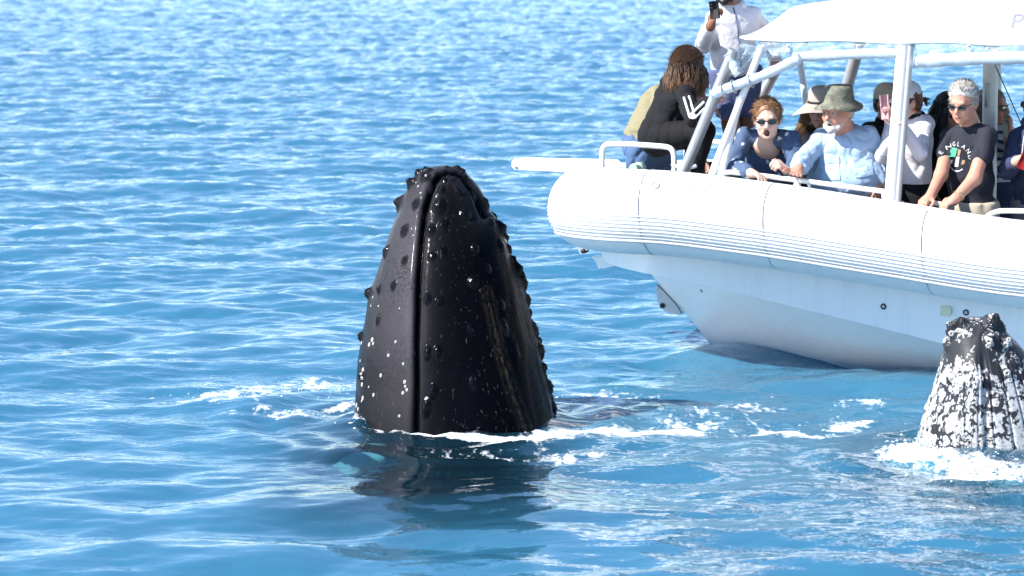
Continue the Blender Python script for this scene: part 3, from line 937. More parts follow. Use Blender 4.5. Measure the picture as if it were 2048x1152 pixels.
def grid_normals(P):
    """P (rows, cols, 3), columns wrap"""
    du = np.gradient(P, axis=0)
    dv = (np.roll(P, -1, 1) - np.roll(P, 1, 1)) / 2
    N = np.cross(dv, du)
    L = np.linalg.norm(N, axis=2, keepdims=True); L[L == 0] = 1
    return N / L
def theta_axis(n_front, n_back):
    # camera side is -Y: theta = -pi/2
    f = np.linspace(-math.pi * 1.04, math.pi * 0.04, n_front, endpoint=False)
    b = np.linspace(math.pi * 0.04, math.pi * 0.96, n_back, endpoint=False)
    return np.concatenate([f, b])
def pix_of(P):
    Q = P - np.array(CAMP)
    d = Q @ np.array(FWD)
    return 1024 + FPX * Q[..., 0] / d, 576 - FPX * (Q @ np.array(UPV)) / d

def seg_dist(X, Z, pts):
    """distance to a polyline in a plane"""
    best = np.full(X.shape, 1e9)
    for (ax, az), (bx, bz) in zip(pts[:-1], pts[1:]):
        dx, dz = bx - ax, bz - az
        t_ = np.clip(((X - ax) * dx + (Z - az) * dz) / (dx * dx + dz * dz), 0, 1)
        best = np.minimum(best, np.hypot(X - ax - t_ * dx, Z - az - t_ * dz))
    return best

def lay_head(Yc, sil, depth, rot, rows_z, below, exps=2.35, nf=430, nb=70):
    """stack of rounded outlines: sil = [(py, left px, right px)], depth(z01) -> half depth / half width"""
    th = theta_axis(nf, nb)
    zs, xl, xr = [], [], []
    for py, a, b_ in sil:
        p = at_y((a + b_) / 2, py, Yc)
        zs.append(p.z); xl.append(at_y(a, py, Yc).x); xr.append(at_y(b_, py, Yc).x)
    for z, a, b_ in below:
        zs.append(z); xl.append(a); xr.append(b_)
    zs, xl, xr = map(np.array, (zs, xl, xr))
    o = np.argsort(zs); zs, xl, xr = zs[o], xl[o], xr[o]
    Z = rows_z(zs[0], zs[-1])
    L = spline(zs, xl, Z); Rr = spline(zs, xr, Z)
    c = (L + Rr) / 2; w = (Rr - L) / 2
    return th, Z, c, w, zs

def place_bumps(P, N, marks, px, py, front):
    """raise knobs; marks = [(px, py, half width m, half height m, lift m)]"""
    X, Y, Z = P[..., 0].copy(), P[..., 1].copy(), P[..., 2].copy()
    out = P
    spots = []
    global knob_mask
    knob_mask = np.zeros(X.shape)
    for (mx, my, hw, hh, lift) in marks:
        d2 = (px - mx) ** 2 + (py - my) ** 2 + np.where(front, 0, 1e9)
        i = np.unravel_index(np.argmin(d2), d2.shape)
        q = P[i].copy(); nq = N[i].copy()
        spots.append((q, nq))
        dz = (Z - q[2]) / hh
        dh = np.hypot(X - q[0], Y - q[1]) / hw
        r = np.sqrt(dz ** 2 + dh ** 2)
        lump = 1 + 0.16 * np.sin(X * 310 + mx) * np.sin(Z * 290 + my)
        f = (np.where(r < 1.0, (1 - r ** 2), 0) ** 1.1 * 0.52 + 0.42 * np.exp(-(r / 1.35) ** 2)) * lump
        ring = -0.12 * np.exp(-((r - 1.25) / 0.22) ** 2)
        knob_mask[...] = np.maximum(knob_mask, np.clip(1.25 - r, 0, 1) ** 0.5)
        out = out + nq[None, None, :] * (lift * (f + ring))[..., None]
    return out, spots

def close_mesh(name, P, mat, parent, attrs):
    nz, nt = P.shape[:2]
    V = np.concatenate([P.reshape(-1, 3), P[-1].mean(0)[None], P[0].mean(0)[None]])
    i = np.arange(nz * nt).reshape(nz, nt)
    j = np.roll(i, -1, 1)
    F = np.stack([i[:-1].ravel(), j[:-1].ravel(), j[1:].ravel(), i[1:].ravel()], 1)
    top = np.stack([i[-1], j[-1], np.full(nt, nz * nt), np.full(nt, nz * nt)], 1)[:, [0, 1, 2]]
    bot = np.stack([j[0], i[0], np.full(nt, nz * nt + 1)], 1)
    me = bpy.data.meshes.new(name)
    nq_, nt_ = len(F), len(top) + len(bot)
    me.vertices.add(len(V)); me.vertices.foreach_set('co', V.astype(np.float32).ravel())
    loops = np.concatenate([F.ravel(), top.ravel(), bot.ravel()]).astype(np.int32)
    me.loops.add(len(loops)); me.loops.foreach_set('vertex_index', loops)
    me.polygons.add(nq_ + nt_)
    st = np.concatenate([np.arange(nq_) * 4, nq_ * 4 + np.arange(nt_) * 3]).astype(np.int32)
    me.polygons.foreach_set('loop_start', st)
    me.update(calc_edges=True)
    for k, a in attrs.items():
        at_ = me.attributes.new(k, 'FLOAT', 'POINT')
        at_.data.foreach_set('value', np.concatenate([a.ravel(), [a[-1].mean(), a[0].mean()]]).astype(np.float32))
    return link(name, me, mat, parent)

# ---- big dark whale, spyhopping
YW = WH1.y + 0.36
sil = [(333, 866, 884), (337, 848, 912), (345, 835, 926), (358, 826, 938), (375, 817, 954), (395, 809, 966), (420, 802, 977), (450, 789, 994), (480, 777, 1007), (500, 769, 1015), (550, 751, 1033),
       (600, 737, 1048), (650, 727, 1061), (700, 718, 1073), (750, 713, 1084), (800, 708, 1093), (836, 705, 1102)]
cx = at_y(905, 836, YW).x
below = [(-0.25, cx - 0.62, cx + 0.62), (-0.7, cx - 0.72, cx + 0.72), (-1.6, cx - 0.95, cx + 0.90), (-3.2, cx - 1.05, cx + 1.0)]
def rowsz(a, b):
    return np.concatenate([np.linspace(a, -0.15, 40)[:-1], np.linspace(-0.15, b - 0.06, 250)[:-1], b - 0.06 * np.cos(np.linspace(0, math.pi / 2, 26)) ** 1.0])
th, Z, c, w, zs = lay_head(YW, sil, None, 0, rowsz, below)
ztop = zs[-1]
u = np.clip(Z / ztop, 0, 1)
ratio = 1.12 + 0.30 * np.clip(1 - u, 0, 1)                    # deeper than wide towards the jaw's hinge
lean = 0.05 * (1 - u)
e = 2.0 / 2.45
C_, S_ = np.cos(th), np.sin(th)
sx = np.sign(C_) * np.abs(C_) ** e; sy = np.sign(S_) * np.abs(S_) ** e
X = c[:, None] + w[:, None] * sx[None] + 0.0 * S_[None]
Yy = YW + (w * ratio)[:, None] * sy[None] * 1.0 + (0.26 * w)[:, None] * sx[None] * -1.0 * np.clip(1 - u, 0, 1)[:, None]
P = np.stack([X, Yy, np.repeat(Z[:, None], len(th), 1)], 2)
N = grid_normals(P)
if (N[..., 1][100, 100] > 0): N = -N
px, py = pix_of(P)
front = P[..., 1] < YW + 0.02
# mouth seam: the rostrum (right) closes into the wider lower jaw (left and round the tip)
seam_px = [(832, 900), (832, 850), (833, 750), (834, 650), (837, 560), (842, 490), (850, 425), (860, 385), (868, 366), (880, 352), (895, 347), (912, 350), (926, 360), (940, 378), (953, 400), (966, 430)]
d = seg_dist(px, py, seam_px)                                 # in pixels
poly = seam_px + [(1300, 430), (1300, 900)]
def inside(px, py, poly):
    r = np.zeros(px.shape, bool); n_ = len(poly)
    for i in range(n_):
        x1, y1 = poly[i]; x2, y2 = poly[(i + 1) % n_]
        cnd = (y1 > py) != (y2 > py)
        with np.errstate(divide='ignore', invalid='ignore'):
            xx = (x2 - x1) * (py - y1) / (y2 - y1) + x1
        r ^= cnd & (px < xx)
    return r
ros = inside(px, py, poly) & front
mpx = 1 / 345.0
swell = 0.007 * np.sin(P[..., 2] * 5.1 + P[..., 0] * 6.0) * np.sin(P[..., 0] * 8.3 + 1.0) + 0.004 * np.sin(P[..., 2] * 13 + P[..., 0] * 9) * np.sin(P[..., 0] * 17 - P[..., 2] * 4)
groove = swell - 0.030 * np.exp(-(d / 5.0) ** 2) * front
lipL = 0.010 * np.exp(-((d - 13) / 8.0) ** 2) * (~ros) * front
lipR = 0.016 * (1 - np.exp(-(np.clip(d - 2, 0, None) / 11.0) ** 2)) * ros
topfade = np.clip((ztop - P[..., 2]) / 0.03, 0, 1)
# ridge folds on the right flank
fold1 = [(972, 585), (980, 625), (990, 670), (1000, 715), (1012, 760), (1026, 805), (1042, 850), (1050, 880)]
fold2 = [(1022, 520), (1036, 570), (1050, 630), (1062, 690), (1075, 745), (1088, 795), (1098, 850)]
f1, f2 = seg_dist(px, py, fold1), seg_dist(px, py, fold2)
ridge = (0.006 * np.exp(-(f1 / 3.5) ** 2) + 0.004 * np.exp(-((f1 - 9) / 4.0) ** 2) + 0.012 * np.exp(-(f2 / 4.5) ** 2)) * front
P = P + N * ((groove + lipL * topfade + lipR * topfade + ridge))[..., None]
k = 1 / 345.0
mrng = random.Random(41)
def mk(lst, a, b_, l):
    out = []
    for x, y in lst:
        q = mrng.uniform(0.85, 1.40)
        out.append((x + mrng.uniform(-1.5, 1.5), y + mrng.uniform(-2, 2), a * k * q, b_ * k * q * mrng.uniform(0.85, 1.2), l * q * mrng.uniform(0.85, 1.25)))
    return out
marks = mk([(835, 410), (811, 463), (775, 502), (810, 523), (788, 573), (758, 578), (754, 639), (723, 672)], 8.5, 12, 0.024)
marks += mk([(805, 403), (828, 364), (822, 371), (838, 346), (849, 341), (853, 355), (862, 376), (857, 343), (800, 412), (742, 585), (724, 753)], 9, 10, 0.025)
marks += mk([(883, 385), (916, 388), (879, 414), (927, 432), (977, 445), (886, 455), (861, 461), (946, 500), (886, 507), (865, 515), (999, 494), (972, 539), (947, 565), (854, 601), (879, 604)], 9, 13, 0.016)
marks += mk([(858, 706), (877, 703), (869, 786), (855, 814)], 8, 17, 0.018)
marks += mk([(1030, 714), (947, 767), (1000, 610), (940, 660), (1005, 655)], 8, 14, 0.010)
marks += mk([(886, 359), (896, 354), (909, 355), (917, 362), (904, 364), (890, 366)], 5, 5, 0.008)
marks += mk([(946, 385), (966, 410), (996, 458), (1013, 500), (1028, 541), (1034, 566), (1045, 600), (1059, 658), (1070, 703), (1077, 736), (1086, 775), (1096, 815)], 11, 15, 0.028)
marks += mk([(1006, 478), (1021, 520), (1052, 628), (1066, 682), (1082, 756), (1092, 796), (985, 432)], 8, 10, 0.018)
marks += mk([(912, 340), (924, 347), (930, 356), (895, 337)], 7, 6, 0.014)
N2 = grid_normals(P)
if (N2[..., 1][100, 100] > 0): N2 = -N2
P, spots = place_bumps(P, N2, marks, px, py, front | (np.abs(P[..., 1] - YW) < 0.06))
grey = np.where(ros, 0.60 * np.exp(-np.clip(d - 3, 0, None) / 18.0), np.exp(-(np.clip(d - 6, 0, None) / 90) ** 2)) * front
grey = np.clip(grey * np.clip(1.25 - np.abs(py - 560) / 330, 0.12, 1), 0, 1)
grey *= np.clip((d - 4) / 6, 0, 1) * (1 - 0.85 * knob_mask)
knob1 = knob_mask.copy()
brown = np.clip(0.9 * np.exp(-(f1 / 3.0) ** 2) * np.clip((py - 560) / 120, 0.3, 1) + 0.35 * np.exp(-((f1 - 8) / 4.0) ** 2) + 0.9 * np.exp(-(f2 / 8.0) ** 2) * (py > 560), 0, 1) * front
whale = empty('humpback_whale', (cx, YW, 0))
Pl = P - np.array([cx, YW, 0])
wb = close_mesh('body', Pl, M_WSKIN, whale, {'grey': grey, 'brown': brown, 'knob': knob1})
tag(whale, 'large black knobbly whale head rising straight up out of the water', 'whale', 'humpback whales surfacing by the boat')
# barnacles
def barnacle_mesh():
    bm = bmesh.new()
    prof = [(1.0, 0.0), (0.86, 0.28), (0.60, 0.46), (0.44, 0.46), (0.30, 0.22), (0.0, 0.16)]
    rng = random.Random(5)
    n_ = 11
    rings = []
    for r, h in prof[:-1]:
        rings.append([bm.verts.new((r * (1 + 0.12 * (k_ % 2) + rng.uniform(-.05, .05)) * math.cos(2 * math.pi * k_ / n_), r * (1 + 0.12 * (k_ % 2)) * math.sin(2 * math.pi * k_ / n_), h)) for k_ in range(n_)])
    for A, B in zip(rings[:-1], rings[1:]):
        for k_ in range(n_): bm.faces.new((A[k_], A[(k_ + 1) % n_], B[(k_ + 1) % n_], B[k_]))
    tip = bm.verts.new((0, 0, prof[-1][1]))
    for k_ in range(n_):
        f = bm.faces.new((rings[-1][k_], rings[-1][(k_ + 1) % n_], tip)); f.material_index = 1
    me = bpy.data.meshes.new('barnacle'); bmesh.ops.recalc_face_normals(bm, faces=bm.faces); bm.to_mesh(me); bm.free()
    me.materials.append(M_BARN); me.materials.append(M_BARND)
    return me
BARN = barnacle_mesh()
def put_barnacles(root, P, origin, px, py, front, lst):
    N = grid_normals(P)
    if (N[..., 1][100, 100] > 0): N = -N
    for x, y, r in lst:
        if r < 2.3: continue
        d2 = (px - x) ** 2 + (py - y) ** 2 + np.where(front, 0, 1e9)
        i = np.unravel_index(np.argmin(d2), d2.shape)
        q = P[i] - origin; nq = Vector(N[i])
        o = bpy.data.objects.new('barnacle', BARN); COL.objects.link(o); o.parent = root
        o.location = Vector(q) - nq * 0.001
        o.rotation_euler = nq.to_track_quat('Z', 'Y').to_euler()
        rr = r * k
        o.scale = (rr, rr, rr * 0.8)
px, py = pix_of(P)
put_barnacles(whale, P, np.array([cx, YW, 0]), px, py, front,
   [(744, 680, 5), (738, 690, 5), (746, 688, 3.5), (791, 683, 3), (723, 686, 4), (720, 722, 3), (726, 739, 5), (722, 747, 3), (724, 756, 4), (724, 769, 4.5), (737, 774, 2.4), (761, 751, 4),
    (806, 727, 3), (809, 763, 4), (811, 772, 3), (813, 779, 3.5), (806, 786, 3.5), (747, 789, 4), (726, 796, 5), (723, 803, 3), (713, 811, 5), (716, 818, 4), (799, 831, 3), (776, 711, 3.5), (796, 777, 2.2),
    (742, 611, 2.6), (744, 617, 2.2), (757, 612, 2.4), (799, 629, 2), (745, 595, 2.6), (757, 590, 2), (770, 538, 1.8), (787, 460, 2.0), (777, 482, 1.8), (741, 765, 2), (853, 797, 4), (730, 720, 2.2), (820, 795, 2.2),
    (836, 372, 2.4), (841, 386, 2.4), (852, 352, 2.6), (838, 357, 2), (790, 500, 1.6), (820, 450, 1.8), (826, 438, 1.6), (718, 748, 3), (760, 690, 1.6), (735, 735, 1.6)])
# pectoral fin under water
bm = bmesh.new()
f0 = at_z(735, 918, -0.14) - Vector((cx, YW, 0)); f1_ = at_z(692, 975, -0.26) - Vector((cx, YW, 0))
ax = (f1_ - f0); L_ = ax.length
ax.normalize(); side = ax.cross(Vector((0, 0.0, 1))).normalized(); nn = side.cross(ax).normalized()
rings = []
for i in range(15):
    t_ = i / 14
    hw = 0.125 * (1 - 0.45 * t_) * (1 + 0.08 * math.sin(t_ * 19)) * (0.35 if t_ > 0.99 else 1)
    hh = 0.045 * (1 - 0.7 * t_)
    cc = f0 + ax * (t_ * L_) + side * (0.10 * math.sin(t_ * 2.2))
    rings.append([bm.verts.new(cc + side * (hw * math.cos(a)) + nn * (hh * math.sin(a))) for a in [2 * math.pi * q / 14 for q in range(14)]])
for A, B in zip(rings[:-1], rings[1:]):
    for q in range(14): bm.faces.new((A[q], A[(q + 1) % 14], B[(q + 1) % 14], B[q]))
bm.faces.new(rings[0]); bm.faces.new(rings[-1])
fin = bm_obj('pectoral_fin', bm, plain('white_fin_skin', (0.40, 0.48, 0.46), 0.5, vary=0.25, scale=6), whale)
fin['label'] = 'pale turquoise pectoral fin glimmering under the surface'

# ---- second whale, mottled white, at the right edge
YW2 = WH2.y + 0.42
sil2 = [(635, 1930, 1972), (638, 1915, 1985), (645, 1904, 1996), (660, 1898, 2010), (680, 1893, 2030), (705, 1888, 2052), (740, 1878, 2076), (780, 1866, 2098), (820, 1853, 2117), (860, 1842, 2132), (893, 1834, 2143)]
cx2 = at_y(1990, 893, YW2).x
below2 = [(-0.3, cx2 - 0.55, cx2 + 0.55), (-1.0, cx2 - 0.75, cx2 + 0.85), (-2.2, cx2 - 0.8, cx2 + 1.0)]
def rowsz2(a, b):
    return np.concatenate([np.linspace(a, -0.12, 24)[:-1], np.linspace(-0.12, b - 0.05, 150)[:-1], b - 0.05 * np.cos(np.linspace(0, math.pi / 2, 22))])
th, Z, c, w, zs2 = lay_head(YW2, sil2, None, 0, rowsz2, below2, nf=330, nb=60)
zt2 = zs2[-1]
u = np.clip(Z / zt2, 0, 1)
C_, S_ = np.cos(th), np.sin(th)
e = 2 / 2.3
sx = np.sign(C_) * np.abs(C_) ** e; sy = np.sign(S_) * np.abs(S_) ** e
X = c[:, None] + w[:, None] * sx[None]
Yy = YW2 + (w * 0.95)[:, None] * sy[None] + 0.06 * (1 - u)[:, None]
P = np.stack([X, Yy, np.repeat(Z[:, None], len(th), 1)], 2)
N = grid_normals(P)
if (N[..., 1][100, 100] > 0): N = -N
px, py = pix_of(P)
front = P[..., 1] < YW2 + 0.03
# ventral pleats fan out downwards
dth = th[None, :] + math.pi / 2
fan = np.clip((py - 700) / 60, 0, 1)
pl = np.abs(((dth * 5.2 + 0.22 + 0.10 * np.sin(Z * 7)[:, None]) % 1.0) - 0.5) * 2
pleat = -0.013 * np.exp(-((1 - pl) / 0.17) ** 2) * fan * (0.6 + 0.4 * np.sin(dth * 3 + 1))
chin = 0.030 * np.exp(-((px - 1952) / 26) ** 2 - ((py - 765) / 55) ** 2)       # blunt knob of the chin
crease = -0.020 * np.exp(-((px - (1965 + (py - 700) * 0.06)) / 7) ** 2) * np.clip((py - 680) / 60, 0, 1) * front
P = P + N * (pleat + chin + crease)[..., None]
N2 = grid_normals(P)
if (N2[..., 1][100, 100] > 0): N2 = -N2
marks2 = mk([(1904, 662), (1913, 651), (1977, 651), (1976, 641), (1991, 647), (2002, 660), (2013, 684), (1982, 680), (1925, 646)], 11, 11, 0.032)
marks2 += mk([(1889, 684), (1896, 692), (1900, 752), (1935, 770), (1960, 760), (2013, 745), (1848, 812), (2030, 720)], 10, 12, 0.016)
P, _ = place_bumps(P, N2, marks2, px, py, front | (np.abs(P[..., 1] - YW2) < 0.06))
pale = np.clip((py - 668) / 105, 0, 1)
pale = np.clip(pale - 0.75 * np.exp(-((px - 1985) / 26) ** 2 - ((py - 740) / 55) ** 2) + 0.3 * np.exp(-((px - 1940) / 26) ** 2 - ((py - 720) / 60) ** 2), 0, 1)
whale2 = empty('humpback_whale', (cx2, YW2, 0))
close_mesh('body', P - np.array([cx2, YW2, 0]), M_WSKIN2, whale2, {'pale': pale})
tag(whale2, 'smaller whale snout mottled black and white with grooved throat, below the boat', 'whale', 'humpback whales surfacing by the boat')
px, py = pix_of(P)
put_barnacles(whale2, P, np.array([cx2, YW2, 0]), px, py, front,
   [(1979, 682, 8), (1984, 689, 6), (1976, 692, 5), (1972, 676, 4), (2012, 690, 7), (2018, 680, 5), (1903, 668, 6), (1897, 676, 5), (1889, 680, 6), (1936, 768, 6), (1962, 757, 6), (2014, 746, 7), (2020, 760, 5), (1943, 660, 3), (1848, 812, 6), (2000, 770, 4), (1998, 905, 5), (1994, 668, 5)])
# ------------------------------------------------------------------ people: smooth solids grown round a skeleton
def smin(a, b, k):
    h = np.clip(k - np.abs(a - b), 0, None) / k
    return np.minimum(a, b) - h * h * k * 0.25
class Solid:
    """signed distance solid built from capsules and ellipsoids, turned into one continuous mesh"""
    def __init__(s, k=0.03): s.prims = []; s.k = k; s.cuts = []
    def cap(s, a, b, r1, r2=None, k=None):
        s.prims.append(('c', np.array(a, float), np.array(b, float), r1, r1 if r2 is None else r2, k if k is not None else s.k)); return s
    def ell(s, c, ax, F=None, k=None):
        M = np.eye(3) if F is None else np.array([list(v) for v in F])   # rows: local axes
        s.prims.append(('e', np.array(c, float), np.array(ax, float), M, None, k if k is not None else s.k)); return s
    def cut_plane(s, p, n):            # removes the side the normal points to
        s.cuts.append(('p', np.array(p, float), np.array(Vector(n).normalized(), float))); return s
    def cut_ell(s, c, ax, F=None):
        M = np.eye(3) if F is None else np.array([list(v) for v in F])
        s.cuts.append(('e', np.array(c, float), np.array(ax, float), M)); return s
    @staticmethod
    def _ell(Q, c, ax, M):
        q = (Q - c) @ M.T
        k0 = np.linalg.norm(q / ax, axis=-1); k1 = np.linalg.norm(q / (ax * ax), axis=-1)
        return k0 * (k0 - 1.0) / np.maximum(k1, 1e-6)
    @staticmethod
    def _cap(Q, a, b, r1, r2):
        ba = b - a; L2 = ba @ ba
        t_ = np.clip(((Q - a) @ ba) / max(L2, 1e-9), 0, 1)
        d = np.linalg.norm(Q - a - t_[..., None] * ba, axis=-1)
        return d - (r1 + (r2 - r1) * t_)
    def mesh(s, name, vox=0.009, wrinkle=0.0, wscale=22.0, seed=0, inflate=0.0):
        lo = np.full(3, 1e9); hi = -lo
        for p in s.prims:
            if p[0] == 'c':
                r = max(p[3], p[4]) + inflate
                lo = np.minimum(lo, np.minimum(p[1], p[2]) - r); hi = np.maximum(hi, np.maximum(p[1], p[2]) + r)
            else:
                r = p[2].max() + inflate
                lo = np.minimum(lo, p[1] - r); hi = np.maximum(hi, p[1] + r)
        lo -= 3 * vox; hi += 3 * vox
        n = np.ceil((hi - lo) / vox).astype(int) + 1
        D = np.full(n, 0.06, np.float32)
        ax = [lo[i] + np.arange(n[i]) * vox for i in range(3)]
        def sub(c0, c1):
            i0 = np.clip(((c0 - lo) / vox).astype(int), 0, n - 1); i1 = np.clip(np.ceil((c1 - lo) / vox).astype(int) + 1, 1, n)
            return tuple(slice(a, b) for a, b in zip(i0, i1))
        for p in s.prims:
            k = p[5]; mar = k + 3 * vox + inflate
            if p[0] == 'c':
                r = max(p[3], p[4]) + mar; c0, c1 = np.minimum(p[1], p[2]) - r, np.maximum(p[1], p[2]) + r
            else:
                r = p[2].max() + mar; c0, c1 = p[1] - r, p[1] + r
            sl = sub(c0, c1)
            Q = np.stack(np.meshgrid(ax[0][sl[0]], ax[1][sl[1]], ax[2][sl[2]], indexing='ij'), -1)
            d = (s._cap(Q, p[1], p[2], p[3], p[4]) if p[0] == 'c' else s._ell(Q, p[1], p[2], p[3])) - inflate
            D[sl] = smin(D[sl], d.astype(np.float32), k)
        if wrinkle > 0:
            rng = np.random.default_rng(seed)
            near = np.abs(D) < 0.03
            I = np.argwhere(near); Q = lo + I * vox
            f = np.zeros(len(Q))
            for q in range(7):
                dv = rng.normal(size=3); dv[2] *= 0.6; dv *= wscale * rng.uniform(0.6, 1.6) / np.linalg.norm(dv)
                dw = rng.normal(size=3) * wscale * 0.35
                f += np.sin(Q @ dv + rng.uniform(0, 6) + 1.4 * np.sin(Q @ dw + rng.uniform(0, 6)))
            fold = np.clip(1.0 - np.abs(f) / 2.2, 0, 1) ** 1.5          # crisp creases between soft puffs
            D[near] += ((fold - 0.35) * wrinkle).astype(np.float32)
        for c in s.cuts:
            if c[0] == 'p':
                Q = np.stack(np.meshgrid(*ax, indexing='ij'), -1)
                D = np.maximum(D, ((Q - c[1]) @ c[2]).astype(np.float32))
            else:
                r = c[2].max() + 4 * vox; sl = sub(c[1] - r, c[1] + r)
                Q = np.stack(np.meshgrid(ax[0][sl[0]], ax[1][sl[1]], ax[2][sl[2]], indexing='ij'), -1)
                D[sl] = np.maximum(D[sl], -s._ell(Q, c[1], c[2], c[3]).astype(np.float32))
        V, F = surface_nets(D)
        return np_mesh(name, V * vox + lo, F)
def surface_nets(D):
    ins = D < 0
    nx, ny, nz = D.shape
    cs = np.zeros((nx - 1, ny - 1, nz - 1), np.uint8)
    for a in (0, 1):
        for b in (0, 1):
            for c in (0, 1):
                cs += ins[a:nx - 1 + a, b:ny - 1 + b, c:nz - 1 + c]
    cells = np.argwhere((cs > 0) & (cs < 8))
    idx = np.full(cs.shape, -1, np.int32)
    idx[cells[:, 0], cells[:, 1], cells[:, 2]] = np.arange(len(cells))
    acc = np.zeros((len(cells), 3)); cnt = np.zeros(len(cells))
    for axn in range(3):
        o1, o2 = [(1, 2), (0, 2), (0, 1)][axn]
        for a in (0, 1):
            for b in (0, 1):
                p0 = cells.copy(); p0[:, o1] += a; p0[:, o2] += b
                p1 = p0.copy(); p1[:, axn] += 1
                d0 = D[p0[:, 0], p0[:, 1], p0[:, 2]]; d1 = D[p1[:, 0], p1[:, 1], p1[:, 2]]
                m = (d0 < 0) != (d1 < 0)
                t_ = d0[m] / (d0[m] - d1[m])
                q = p0[m].astype(float); q[:, axn] += t_
                acc[m] += q; cnt[m] += 1
    V = acc / cnt[:, None]
    faces = []
    for axn in range(3):
        o1, o2 = [(1, 2), (2, 0), (0, 1)][axn]
        A = [slice(None)] * 3; B = [slice(None)] * 3
        A[axn] = slice(0, -1); B[axn] = slice(1, None)
        ch = ins[tuple(A)] != ins[tuple(B)]
        E = np.argwhere(ch)
        E = E[(E[:, o1] > 0) & (E[:, o2] > 0) & (E[:, o1] < D.shape[o1] - 1) & (E[:, o2] < D.shape[o2] - 1)]
        def cell(d1, d2):
            q = E.copy(); q[:, o1] -= d1; q[:, o2] -= d2
            return idx[q[:, 0], q[:, 1], q[:, 2]]
        f = np.stack([cell(1, 1), cell(0, 1), cell(0, 0), cell(1, 0)], 1)
        inside0 = ins[E[:, 0], E[:, 1], E[:, 2]]
        f[~inside0] = f[~inside0][:, ::-1]
        faces.append(f)
    F = np.concatenate(faces)
    return V, F[(F >= 0).all(1)]

# ---- skin, hair, cloth
def skin_mat(name, col):
    t = NT(name); v = t.coord('Object')
    n = t.noise(v, 18, 4)
    c = t.mix(n, tuple(x * y for x, y in zip(col, (0.88, 0.82, 0.80))), tuple(min(1, x * 1.06) for x in col))
    t.set(Base_Color=c, Roughness=0.48, Subsurface_Weight=0.12, Subsurface_Scale=0.008, Normal=t.bump(t.noise(v, 140, 2), 0.10, 0.002), Specular_IOR_Level=0.35)
    t.p.inputs['Subsurface Radius'].default_value = (1.0, 0.35, 0.2)
    return t.m
def hair_mat(name, col, tip=None):
    t = NT(name); v = t.coord('Object', (1, 1, 0.25))
    n = t.noise(v, 90, 3, 0.6)
    c = t.mix(n, tuple(x * 0.55 for x in col), tuple(min(1, x * 1.5) for x in col))
    if tip:
        h = t.attr('along').outputs['Fac']
        c = t.mix(t.ramp(h, [(0.45, 0.0), (0.95, 1.0)]), c, t.mix(n, tuple(x * 0.7 for x in tip), tip))
    t.set(Base_Color=c, Roughness=0.42, Normal=t.bump(n, 0.5, 0.006), Specular_IOR_Level=0.4)
    return t.m
SKIN = {k_: skin_mat('skin_' + k_, c_) for k_, c_ in dict(fair=(0.62, 0.36, 0.27), pale=(0.68, 0.44, 0.35), ruddy=(0.56, 0.28, 0.20), brown=(0.20, 0.090, 0.052), tan=(0.42, 0.21, 0.14), olive=(0.36, 0.19, 0.125)).items()}
M_LENS = plain('dark_lens', (0.010, 0.011, 0.014), 0.08, vary=0.1, coat=1.0)
M_FRAME = plain('black_frame', (0.012, 0.012, 0.013), 0.3, vary=0.1)
M_LIP = plain('lip_skin', (0.42, 0.13, 0.12), 0.4, vary=0.1)
M_MOUTH = plain('open_mouth', (0.055, 0.006, 0.008), 0.5, vary=0.2)
M_EYE = plain('eye_white', (0.60, 0.58, 0.55), 0.2, vary=0.05)
M_IRIS = plain('iris_dark', (0.02, 0.015, 0.012), 0.1, vary=0.1)
M_SHOE = plain('dark_shoe', (0.03, 0.03, 0.035), 0.6, vary=0.2)

def ico(name, c, ax, F, mat, parent, sub=2):
    bm = bmesh.new(); bmesh.ops.create_icosphere(bm, subdivisions=sub, radius=1.0)
    for v in bm.verts:
        v.co = Vector(c) + Vector(F[0]) * (v.co.x * ax[0]) + Vector(F[1]) * (v.co.y * ax[1]) + Vector(F[2]) * (v.co.z * ax[2])
    return bm_obj(name, bm, mat, parent)

